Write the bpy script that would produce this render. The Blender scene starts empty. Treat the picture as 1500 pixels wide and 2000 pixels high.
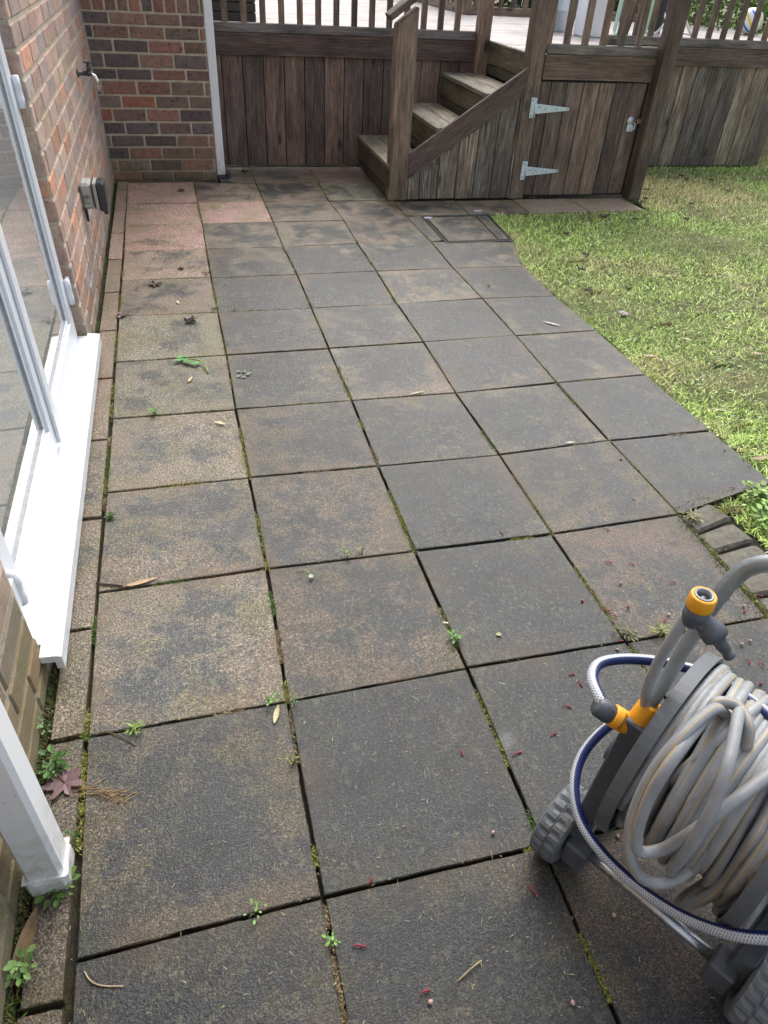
import bpy, bmesh, math, random
import numpy as np
from mathutils import Vector, Matrix
random.seed(7); rng = np.random.default_rng(7)
SC = bpy.context.scene
COL = SC.collection
# ------------------------------------------------------------------ camera, sky, sun, exposure
F_PX, RX, ROLL, RZ = 1391.755, 0.900119, 0.066411, -0.292988
CAM = Vector((0.33785, -5.6565, 1.4193))
def _R(rx, rz): return Matrix.Rotation(rz, 3, 'Z') @ Matrix.Rotation(rx, 3, 'X')
CR = _R(RX, RZ) @ Matrix.Rotation(ROLL, 3, 'Z')
cam_d = bpy.data.cameras.new('camera'); cam = bpy.data.objects.new('camera', cam_d); COL.objects.link(cam)
cam_d.sensor_fit = 'AUTO'; cam_d.sensor_width = 36; cam_d.lens = F_PX/2000*36
cam_d.clip_start = 0.02; cam_d.clip_end = 400
cam.matrix_world = Matrix.Translation(CAM) @ CR.to_4x4()
SC.camera = cam
w = bpy.data.worlds.new('World'); SC.world = w; w.use_nodes = True
nt = w.node_tree; nt.nodes.clear()
sky = nt.nodes.new('ShaderNodeTexSky'); sky.sky_type = 'NISHITA'; sky.sun_disc = False
SUN_EL, SUN_ROT = math.radians(50), math.radians(22)
sky.sun_elevation = SUN_EL; sky.sun_rotation = SUN_ROT
sky.dust_density = 4.0; sky.air_density = 1.0; sky.ozone_density = 1.0
hs = nt.nodes.new('ShaderNodeHueSaturation'); hs.inputs['Saturation'].default_value = 0.5
bg = nt.nodes.new('ShaderNodeBackground'); bg.inputs['Strength'].default_value = 0.15
ow = nt.nodes.new('ShaderNodeOutputWorld')
nt.links.new(sky.outputs[0], hs.inputs['Color']); nt.links.new(hs.outputs[0], bg.inputs[0]); nt.links.new(bg.outputs[0], ow.inputs[0])
sd = bpy.data.lights.new('sun', 'SUN'); sd.energy = .7; sd.angle = math.radians(40); sd.color = (1, .97, .93)
so = bpy.data.objects.new('sun', sd); COL.objects.link(so)
sdir = Vector((math.sin(SUN_ROT)*math.cos(SUN_EL), math.cos(SUN_ROT)*math.cos(SUN_EL), math.sin(SUN_EL)))
so.rotation_euler = sdir.to_track_quat('Z', 'Y').to_euler()
SC.view_settings.view_transform = 'Standard'; SC.view_settings.look = 'None'
SC.view_settings.exposure = 1.12; SC.view_settings.gamma = 1
# survey helper: the world point on a plane (axis ax = val) that a sight line of the photo meets
def P(px, py, val=0.0, ax=2):
    d = CR @ Vector(((px-750)/F_PX, -(py-1000)/F_PX, -1.0))
    return CAM + d*((val-CAM[ax])/d[ax])

# ------------------------------------------------------------------ materials
class NT:
    def __init__(s, name):
        s.m = bpy.data.materials.new(name); s.m.use_nodes = True; s.t = s.m.node_tree
        s.b = s.t.nodes['Principled BSDF']
    def n(s, typ, **kw):
        nd = s.t.nodes.new(typ)
        for k, v in kw.items():
            if k in nd.inputs: s.put(nd.inputs[k], v)
            else: setattr(nd, k, v)
        return nd
    def put(s, sock, v):
        if isinstance(v, bpy.types.NodeSocket): s.t.links.new(v, sock)
        elif isinstance(v, (tuple, list)) and sock.type == 'RGBA' and len(v) == 3: sock.default_value = (*v, 1)
        else: sock.default_value = v
    def set(s, **kw):
        for k, v in kw.items(): s.put(s.b.inputs[k.replace('_', ' ')], v)
    def attr(s, name): return s.n('ShaderNodeAttribute', attribute_name=name)
    def pos(s): return s.n('ShaderNodeNewGeometry').outputs['Position']
    def noise(s, vec, scale, detail=4, rough=.6, dist=0):
        return s.n('ShaderNodeTexNoise', Vector=vec, Scale=scale, Detail=detail, Roughness=rough, Distortion=dist).outputs[0]
    def mapv(s, vec, scale=(1, 1, 1), loc=(0, 0, 0), rot=(0, 0, 0)):
        return s.n('ShaderNodeMapping', Vector=vec, Scale=scale, Location=loc, Rotation=rot).outputs[0]
    def ramp(s, fac, stops, interp='LINEAR'):
        r = s.n('ShaderNodeValToRGB', Fac=fac); cr = r.color_ramp; cr.interpolation = interp
        while len(cr.elements) < len(stops): cr.elements.new(.5)
        for e, (p, c) in zip(cr.elements, stops):
            e.position = p; e.color = (*c, 1) if isinstance(c, (tuple, list)) else (c, c, c, 1)
        return r.outputs[0]
    def mix(s, fac, a, b, mode='MIX'):
        m = s.n('ShaderNodeMix', data_type='RGBA', blend_type=mode)
        s.put(m.inputs[0], fac); s.put(m.inputs[6], a); s.put(m.inputs[7], b); return m.outputs[2]
    def math(s, op, a, b=0.0, c=0.0, clamp=False):
        m = s.n('ShaderNodeMath', operation=op, use_clamp=clamp)
        s.put(m.inputs[0], a); s.put(m.inputs[1], b)
        if op in ('MULTIPLY_ADD', 'SMOOTH_MIN'): s.put(m.inputs[2], c)
        return m.outputs[0]
    def sep(s, v):
        x = s.n('ShaderNodeSeparateXYZ', Vector=v); return x.outputs
    def rgb(s, c):
        x = s.n('ShaderNodeSeparateColor'); s.put(x.inputs[0], c); return x.outputs
    def vor(s, vec, scale, out='Distance', feature='F1', rnd=1.0):
        v = s.n('ShaderNodeTexVoronoi', Vector=vec, Scale=scale, feature=feature, Randomness=rnd)
        return v.outputs[out]
    def bump(s, h, strength=.3, dist=.002, prev=None):
        b = s.n('ShaderNodeBump', Height=h, Strength=strength, Distance=dist)
        if prev is not None: s.t.links.new(prev, b.inputs['Normal'])
        return b.outputs[0]

def mat_slab():
    k = NT('weathered_paving_slab'); p = k.pos(); a = k.attr('tint'); t = k.rgb(a.outputs['Color'])
    uv = k.n('ShaderNodeUVMap').outputs[0]; u = k.sep(uv)
    # distance from the slab edge 0..1
    ex = k.math('MINIMUM', u[0], k.math('SUBTRACT', 1.0, u[0])); ey = k.math('MINIMUM', u[1], k.math('SUBTRACT', 1.0, u[1]))
    e = k.math('MINIMUM', ex, ey)
    big = k.noise(p, 3.0, 5, .6); med = k.noise(k.mapv(p, loc=(5, 3, 1)), 11, 6, .68)
    fine = k.noise(p, 70, 4, .7); grit = k.noise(p, 250, 3, .75)
    pink = (.28, .165, .142); buff = (.180, .170, .120); olive = (.135, .125, .055)
    base = k.mix(t[0], buff, pink)
    base = k.mix(k.ramp(k.noise(k.mapv(p, loc=(9, 1, 4)), 6, 4, .7), [(.45, 0.0), (.68, .75)]), base, olive)
    grime = k.mix(k.ramp(med, [(.35, 0.0), (.65, 1.0)]), (.032, .037, .044), (.058, .062, .064))
    # grime mask: algae film, less at edges and where the slab was sheltered
    g = k.math('ADD', k.math('MULTIPLY', big, 1.1), k.math('MULTIPLY', med, 1.5))
    g = k.math('ADD', g, k.math('MULTIPLY', fine, .7))
    g = k.math('ADD', g, k.math('MULTIPLY', k.ramp(e, [(0, 0.0), (.3, 1.0)]), .14))
    g = k.math('ADD', g, t[1])
    gm = k.ramp(k.math('SUBTRACT', g, 1.38), [(.2, 0.0), (.47, 1.0)])
    grime = k.mix(k.ramp(k.noise(k.mapv(p, loc=(1, 8, 2)), 4.5, 5, .7), [(.5, 0.0), (.68, .5)]), grime, (.075, .064, .048))
    grime = k.mix(k.ramp(k.noise(k.mapv(p, loc=(6, 2, 2)), 7, 5, .7), [(.52, 0.0), (.66, .6)]), grime, (.062, .070, .038))
    grime = k.mix(k.ramp(k.noise(k.mapv(p, loc=(2, 2, 9)), 8, 6, .75), [(.52, 0.0), (.62, .75)]), grime, (.024, .025, .029))
    col = k.mix(gm, base, grime)
    # coarse sandy aggregate
    ag = k.ramp(grit, [(.38, .18), (.5, .85), (.57, 1.5), (.64, 3.2)])
    col = k.mix(.9, col, ag, 'MULTIPLY')
    col = k.mix(.7, col, k.ramp(k.noise(p, 130, 3, .7), [(.36, .45), (.64, 1.6)]), 'MULTIPLY')
    # stone chips and lichen specks
    vp = k.mapv(p, scale=(1, 1, 1)); vc = k.rgb(k.vor(vp, 230, 'Color')); vd = k.math('ADD', k.vor(vp, 230), k.math('MULTIPLY', k.math('SUBTRACT', grit, .5), 1.2))
    chip = k.math('MULTIPLY', k.ramp(vc[0], [(.86, 0.0), (.9, 1.0)]), k.ramp(vd, [(.25, 1.0), (.5, 0.0)]))
    chipc = k.mix(vc[1], (.20, .19, .16), (.30, .32, .27))
    col = k.mix(k.math('MULTIPLY', chip, .8), col, chipc)
    v2c = k.rgb(k.vor(k.mapv(p, loc=(3, 3, 3)), 42, 'Color')); v2d = k.math('ADD', k.vor(k.mapv(p, loc=(3, 3, 3)), 42), k.math('MULTIPLY', k.math('SUBTRACT', k.noise(p, 120, 3, .6), .5), .9))
    lich = k.math('MULTIPLY', k.ramp(v2c[2], [(.90, 0.0), (.93, 1.0)]), k.ramp(k.math('ADD', v2d, k.math('MULTIPLY', fine, .3)), [(.38, 1.0), (.5, 0.0)]))
    col = k.mix(k.math('MULTIPLY', lich, .5), col, (.19, .21, .12))
    # thread-like flecks of dried clippings trodden into the surface
    for i, (rot, th) in enumerate(((.4, .715), (1.6, .72), (2.6, .715))):
        fl = k.noise(k.mapv(p, scale=(1, .16, 1), rot=(0, 0, rot)), 210, 2, .5)
        fm = k.math('MULTIPLY', k.ramp(fl, [(th-.05, 0.0), (th-.02, 1.0)]), .45)
        col = k.mix(fm, col, (.26, .28, .15) if i != 1 else (.31, .30, .22))
    st_ = k.n('ShaderNodeVectorMath', operation='DISTANCE'); k.put(st_.inputs[0], p); st_.inputs[1].default_value = tuple(P(990, 1445))
    col = k.mix(k.math('MULTIPLY', k.ramp(k.math('ADD', st_.outputs['Value'], k.math('MULTIPLY', k.math('SUBTRACT', med, .5), .03)), [(.008, .8), (.032, 0.0)]), k.ramp(fine, [(.35, .3), (.6, 1.0)])), col, (.30, .33, .36))
    # moss film creeping from the joints
    mo = k.math('MULTIPLY', k.ramp(e, [(0.0, 1.0), (.03, .5), (.1, 0.0)]), k.ramp(k.noise(p, 22, 4, .7), [(.5, 0.0), (.64, 1.0)]))
    col = k.mix(k.math('MULTIPLY', mo, .75), col, (.085, .095, .03))
    rust = k.math('MULTIPLY', k.ramp(e, [(0.0, 1.0), (.18, .0)]), k.ramp(k.noise(k.mapv(p, loc=(2, 7, 7)), 5, 3, .6), [(.48, 0.0), (.62, 1.0)]))
    col = k.mix(k.math('MULTIPLY', rust, .4), col, k.mix(grit, (.11, .06, .03), (.26, .16, .09)))
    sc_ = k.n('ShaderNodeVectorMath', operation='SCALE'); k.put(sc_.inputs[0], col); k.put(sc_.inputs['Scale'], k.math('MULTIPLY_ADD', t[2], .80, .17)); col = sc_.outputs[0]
    k.set(Base_Color=col, Roughness=k.ramp(k.math('ADD', k.math('MULTIPLY', gm, -.22), k.math('MULTIPLY', grit, .3)), [(-.1, .32), (.3, .68)]))
    k.set(Specular_IOR_Level=.42)
    h = k.math('ADD', k.math('MULTIPLY', grit, .9), k.math('MULTIPLY', k.noise(p, 120, 3, .6), .6))
    k.set(Normal=k.bump(h, .8, .003, None)); return k.m

def mat_wood(name, a, b, pale=(.30, .29, .25), paleamt=.5, green=.5, scale=1.0):
    k = NT(name); lc = k.attr('lc').outputs['Vector']; p = k.pos(); t = k.rgb(k.attr('Col').outputs['Color'])
    warp = k.noise(k.mapv(lc, scale=(2.0, 9, 9)), 1.4, 3, .5)
    v = k.n('ShaderNodeVectorMath', operation='MULTIPLY_ADD')
    k.put(v.inputs[0], k.n('ShaderNodeCombineXYZ', X=0.0, Y=warp, Z=warp).outputs[0]); v.inputs[1].default_value = (0, .028, .028); k.put(v.inputs[2], lc)
    lw = v.outputs[0]
    g1 = k.noise(k.mapv(lw, scale=(3.2, 90, 90)), 1.6, 6, .7)
    g2 = k.noise(k.mapv(lw, scale=(9, 260, 260)), 1.6, 4, .7)
    g3 = k.noise(k.mapv(lc, scale=(2.2, 10, 10)), 1.5, 5, .65)
    col = k.ramp(g1, [(.32, a), (.60, b)])
    col = k.mix(.75, col, k.ramp(g2, [(.3, .55), (.7, 1.5)]), 'MULTIPLY')
    col = k.mix(.8, col, k.ramp(g3, [(.34, .5), (.68, 1.7)]), 'MULTIPLY')
    # knots
    kv = k.mapv(lw, scale=(3.4, 7.5, 7.5)); kd = k.vor(kv, 1.0); kc = k.rgb(k.vor(kv, 1.0, 'Color'))
    kn = k.math('MULTIPLY', k.ramp(kd, [(.08, 1.0), (.2, 0.0)]), k.ramp(kc[0], [(.62, 0.0), (.64, 1.0)]))
    col = k.mix(k.math('MULTIPLY', kn, .8), col, (.018, .012, .01))
    ring = k.math('MULTIPLY', k.ramp(kd, [(.16, 0.0), (.24, 1.0), (.36, 0.0)]), k.ramp(kc[0], [(.62, 0.0), (.64, .5)]))
    col = k.mix(ring, col, (.17, .14, .12))
    # bleached streaks along the grain, stronger near the foot of the boards
    z = k.sep(p)[2]
    st = k.noise(k.mapv(lc, scale=(2.6, 55, 55), loc=(3, 3, 3)), 1.5, 5, .7)
    sm = k.math('MULTIPLY', k.ramp(st, [(.47, 0.0), (.62, 1.0)]), k.ramp(k.noise(k.mapv(lc, scale=(1, 4, 4), loc=(7, 1, 1)), 2.2, 3, .6), [(.42, .08), (.66, 1.0)]))
    sm = k.math('MULTIPLY', sm, k.math('ADD', k.math('MULTIPLY', t[1], 1.0), paleamt), clamp=True)
    col = k.mix(sm, col, pale)
    gr = k.math('MULTIPLY', k.ramp(z, [(0.0, 1.0), (.16, .45), (.45, 0.0)]), k.ramp(k.noise(p, 14, 4, .7), [(.3, 0.0), (.65, 1.0)]))
    col = k.mix(k.math('MULTIPLY', gr, green), col, (.072, .075, .045))
    col = k.mix(1.0, col, k.ramp(t[0], [(0, (.60, .55, .56)), (.5, (1, .93, .92)), (1, (1.45, 1.25, 1.12))]), 'MULTIPLY')
    col = k.mix(k.math('GREATER_THAN', t[2], .5), col, (.34, .33, .30))
    k.set(Base_Color=col, Roughness=.72, Specular_IOR_Level=.35, Normal=k.bump(k.math('ADD', g1, k.math('MULTIPLY', g2, .6)), .5, .0025))
    return k.m

def mat_brick():
    k = NT('multi_stock_brick'); p = k.pos(); c = k.attr('Col').outputs['Color']; al = k.attr('Col').outputs['Alpha']
    n = k.noise(p, 26, 5, .7); f = k.noise(p, 240, 3, .7)
    col = k.mix(1.0, c, k.ramp(n, [(.3, (.66, .64, .70)), (.5, (1, 1, 1)), (.72, (1.30, 1.18, 1.05))]), 'MULTIPLY')
    col = k.mix(.75, col, k.ramp(f, [(.3, .6), (.7, 1.4)]), 'MULTIPLY')
    sp = k.noise(k.mapv(p, scale=(1, 1, 1.6), loc=(4, 4, 4)), 42, 4, .65)
    spm = k.math('MULTIPLY', k.ramp(sp, [(.60, 0.0), (.66, 1.0)]), k.math('MULTIPLY', al, 1.0))
    col = k.mix(k.math('MULTIPLY', spm, .85), col, (.022, .021, .026))
    z = k.sep(p)[2]
    gr = k.math('MULTIPLY', k.ramp(z, [(0.0, 1.0), (.1, .7), (.32, 0.0)]), k.ramp(k.noise(p, 9, 4, .7), [(.28, 0.15), (.6, 1.0)]))
    col = k.mix(k.math('MULTIPLY', gr, .7), col, k.mix(n, (.07, .07, .03), (.17, .15, .07)))
    yv = k.sep(p)[1]
    near = k.math('MULTIPLY', k.ramp(k.math('MULTIPLY_ADD', yv, -1.0, -4.15), [(0.0, 0.0), (.25, 1.0)]), k.ramp(k.math('ADD', z, k.math('MULTIPLY', k.math('SUBTRACT', k.noise(p, 7, 4, .7), .5), .5)), [(.22, 1.0), (.5, 0.0)]))
    col = k.mix(k.math('MULTIPLY', near, .72), col, k.mix(f, (.075, .07, .03), (.20, .18, .085)))
    k.set(Base_Color=col, Roughness=.85, Specular_IOR_Level=.3, Normal=k.bump(k.math('ADD', f, k.math('MULTIPLY', n, 1.2)), .6, .003)); return k.m

def mat_mortar():
    k = NT('buff_mortar'); p = k.pos(); n = k.noise(p, 18, 5, .7); f = k.noise(p, 300, 3, .7)
    col = k.ramp(n, [(.3, (.38, .33, .245)), (.7, (.62, .55, .42))])
    col = k.mix(.7, col, k.ramp(f, [(.3, .65), (.7, 1.35)]), 'MULTIPLY')
    z = k.sep(p)[2]
    gr = k.math('MULTIPLY', k.ramp(z, [(0.0, 1.0), (.1, .8), (.3, 0.0)]), k.ramp(k.noise(p, 9, 4, .7), [(.3, .2), (.6, 1.0)]))
    col = k.mix(k.math('MULTIPLY', gr, .8), col, (.09, .085, .04))
    k.set(Base_Color=col, Roughness=.92, Normal=k.bump(f, .7, .004)); return k.m

def mat_upvc(name='white_plastic', c=(.74, .77, .81), dirt=.5, rough=.28):
    k = NT(name); p = k.pos()
    v = k.rgb(k.vor(p, 160, 'Color')); d = k.vor(p, 160)
    sp = k.math('MULTIPLY', k.ramp(v[0], [(.88, 0.0), (.91, 1.0)]), k.ramp(d, [(.14, 1.0), (.32, 0.0)]))
    sp = k.math('MULTIPLY', sp, k.ramp(k.noise(p, 6, 2), [(.42, 0.0), (.6, 1.0)]))
    col = k.mix(k.math('MULTIPLY', sp, .8*dirt), c, (.12, .11, .09))
    z = k.sep(p)[2]
    gr = k.math('MULTIPLY', k.ramp(z, [(0.0, 1.0), (.07, .55), (.28, 0.0)]), k.ramp(k.noise(p, 30, 5, .7), [(.35, 0.0), (.62, 1.0)]))
    col = k.mix(k.math('MULTIPLY', gr, dirt), col, (.34, .33, .25))
    k.set(Base_Color=col, Roughness=rough, Specular_IOR_Level=.5, Normal=k.bump(k.noise(p, 60, 2), .03, .001)); return k.m

def mat_plain(name, c, rough=.5, metal=0.0, var=.25, scale=40, bump=.15, spec=.5, dust=0.0):
    k = NT(name); p = k.pos(); n = k.noise(p, scale, 5, .65)
    col = k.mix(1.0, c, k.ramp(n, [(.3, 1-var), (.7, 1+var)]), 'MULTIPLY')
    if dust:
        col = k.mix(k.math('MULTIPLY', k.ramp(k.noise(p, scale*.3, 5, .7), [(.48, 0.0), (.7, 1.0)]), dust), col, (.20, .20, .17))
    k.set(Base_Color=col, Roughness=k.ramp(n, [(.3, max(0, rough-.1)), (.7, min(1, rough+.1))]), Metallic=metal, Specular_IOR_Level=spec)
    if bump: k.set(Normal=k.bump(k.noise(p, scale*6, 3), bump, .001))
    return k.m

def mat_attr(name, rough=.6, spec=.3, trans=0.0, var=.3, scale=60):
    k = NT(name); c = k.attr('Col').outputs['Color']; p = k.pos()
    col = k.mix(1.0, c, k.ramp(k.noise(p, scale, 3), [(.3, 1-var), (.7, 1+var)]), 'MULTIPLY')
    k.set(Base_Color=col, Roughness=rough, Specular_IOR_Level=spec)
    if trans: k.set(Subsurface_Weight=0.0)
    return k.m

def mat_lawn():
    k = NT('lawn_thatch'); p = k.pos(); n = k.noise(p, 5, 5, .7); f = k.noise(p, 160, 4, .75)
    col = k.ramp(n, [(.3, (.08, .09, .03)), (.55, (.15, .155, .06)), (.72, (.27, .23, .11))])
    col = k.mix(.9, col, k.ramp(f, [(.3, .35), (.7, 1.7)]), 'MULTIPLY')
    k.set(Base_Color=col, Roughness=.9, Normal=k.bump(f, 1, .012)); return k.m

def mat_soil():
    k = NT('joint_soil'); p = k.pos(); n = k.noise(p, 20, 5, .7); f = k.noise(p, 260, 3, .7)
    col = k.ramp(n, [(.4, (.018, .014, .010)), (.6, (.035, .030, .014)), (.72, (.06, .07, .02))])
    col = k.mix(.8, col, k.ramp(f, [(.3, .4), (.7, 1.9)]), 'MULTIPLY')
    k.set(Base_Color=col, Roughness=.95, Normal=k.bump(f, 1, .006)); return k.m

def mat_hose(name, base, stripe, braid=0.0, stripe2=None, w=.05, fr=2400.0, nb=9):
    # uv: u = metres along, v = 0..1 round the hose
    k = NT(name); uv = k.n('ShaderNodeUVMap').outputs[0]; u = k.sep(uv); p = k.pos()
    n = k.noise(p, 25, 4, .7)
    # diamond braid
    a = k.math('SINE', k.math('MULTIPLY_ADD', u[0], fr, k.math('MULTIPLY', u[1], 6.2832*nb)))
    b = k.math('SINE', k.math('MULTIPLY_ADD', u[0], fr, k.math('MULTIPLY', u[1], -6.2832*nb)))
    br = k.math('MAXIMUM', a, b)
    col = k.mix(1.0, base, k.ramp(n, [(.3, .82), (.7, 1.12)]), 'MULTIPLY')
    col = k.mix(k.math('MULTIPLY', k.ramp(br, [(.2, 1.0), (.8, 0.0)]), braid), col, tuple(x*.35 for x in base))
    dv = k.math('ABSOLUTE', k.math('SUBTRACT', k.math('FRACT', k.math('MULTIPLY', u[1], 2.0 if stripe2 is None else 1.0)), .5))
    col = k.mix(k.ramp(dv, [(w*.8, 1.0), (w, 0.0)]), col, stripe)
    k.set(Base_Color=col, Roughness=.42 if braid < .5 else .3, Specular_IOR_Level=.5, Normal=k.bump(br, .25 if braid < .5 else .12, .0006)); return k.m

def mat_glass():
    k = NT('door_glass'); p = k.pos()
    k.set(Base_Color=(.62, .65, .66), Roughness=.015, Metallic=.62, Specular_IOR_Level=.9, IOR=1.75)
    k.put(k.b.inputs['Base Color'], (.70, .72, .72))
    k.set(Normal=k.bump(k.noise(p, 2.2, 2), .02, .01)); return k.m

M = {}
M['slab'] = mat_slab()
M['wood'] = mat_wood('weathered_fence_timber', (.052, .038, .033), (.185, .138, .117), paleamt=.3)
M['wood_side'] = mat_wood('bleached_fence_timber', (.050, .042, .037), (.185, .158, .134), pale=(.36, .36, .31), paleamt=.7, green=.8)
M['post'] = mat_wood('post_timber', (.062, .047, .038), (.20, .155, .12), paleamt=.2, green=.7)
M['tread'] = mat_wood('mossy_tread_timber', (.11, .105, .075), (.26, .25, .185), pale=(.34, .35, .28), paleamt=.7, green=.2)
M['riser'] = mat_wood('green_riser_timber', (.055, .052, .034), (.13, .122, .082), paleamt=.1, green=.6)
M['ledge'] = mat_wood('grey_ledge_timber', (.075, .067, .066), (.20, .185, .18), paleamt=.4, green=0)
M['deck'] = mat_wood('pale_deck_boards', (.25, .245, .235), (.44, .43, .41), pale=(.5, .5, .48), paleamt=.4, green=0)
M['brick'] = mat_brick(); M['mortar'] = mat_mortar()
M['upvc'] = mat_upvc(); M['pipe'] = mat_upvc('grimy_white_plastic', (.84, .85, .86), dirt=1.0)
M['gasket'] = mat_plain('grey_gasket', (.30, .31, .33), .5)
M['glass'] = mat_glass()
M['lawn'] = mat_lawn(); M['soil'] = mat_soil()
M['blade'] = mat_attr('grass_blades', .55, .3); M['leafy'] = mat_attr('leaf', .5, .35)
M['zinc'] = mat_plain('galvanised_steel', (.60, .66, .74), .45, .35, .18, 60)
M['brass'] = mat_plain('worn_brass', (.45, .28, .22), .4, .8, .2, 80)
M['tapmetal'] = mat_plain('tarnished_tap_metal', (.09, .09, .095), .4, .8, .5, 70)
M['chrome'] = mat_plain('chromed_metal', (.7, .7, .7), .2, .9, .1)
M['boxgrey'] = mat_plain('grey_socket_plastic', (.40, .41, .37), .45, 0, .08)
M['boxdark'] = mat_plain('charcoal_socket_plastic', (.028, .031, .04), .35, 0, .15)
M['reelplastic'] = mat_plain('slate_grey_plastic', (.075, .087, .106), .45, 0, .18, 30, .2, dust=.3)
M['reelrim'] = mat_plain('mid_grey_plastic', (.105, .118, .130), .5, 0, .15, 30, .2, dust=.35)
M['tyre'] = mat_plain('grey_tyre_plastic', (.12, .135, .15), .62, 0, .25, 40, .3, dust=.5)
M['tube'] = mat_plain('grey_painted_tube', (.235, .26, .27), .36, .35, .18, 35, .1, dust=.25)
M['steel'] = mat_plain('bare_steel_axle', (.50, .51, .51), .30, .85, .2, 60)
M['yellow'] = mat_plain('yellow_plastic', (.80, .36, .015), .4, 0, .08, 50, .05)
M['hose'] = mat_hose('grey_hose_rubber', (.30, .315, .325), (.56, .36, .10), braid=.14, w=.028)
M['bluehose'] = mat_hose('braided_blue_hose', (.62, .66, .72), (.012, .022, .10), braid=1.0, stripe2=1, w=.155, fr=1250.0, nb=7)
M['block'] = mat_plain('mossy_edging_block', (.12, .11, .085), .85, 0, .5, 45, .9, dust=.25)
M['iron'] = mat_plain('black_cover_frame', (.09, .095, .09), .6, .2, .4, 40)
M['label'] = mat_plain('dark_print', (.10, .05, .02), .5)
M['white'] = mat_plain('white_enamel', (.80, .82, .85), .4, 0, .05)
M['bin'] = mat_plain('pale_galvanised_bin', (.42, .48, .53), .4, .4, .12, 12)
M['green'] = mat_plain('bright_green_plastic', (.03, .50, .10), .4, 0, .1)
M['mint'] = mat_plain('mint_painted_wood', (.42, .62, .50), .5, 0, .1)
M['dark'] = mat_plain('dark_stained_wood', (.030, .026, .026), .6, 0, .5, 20)
M['ball'] = None

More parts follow.
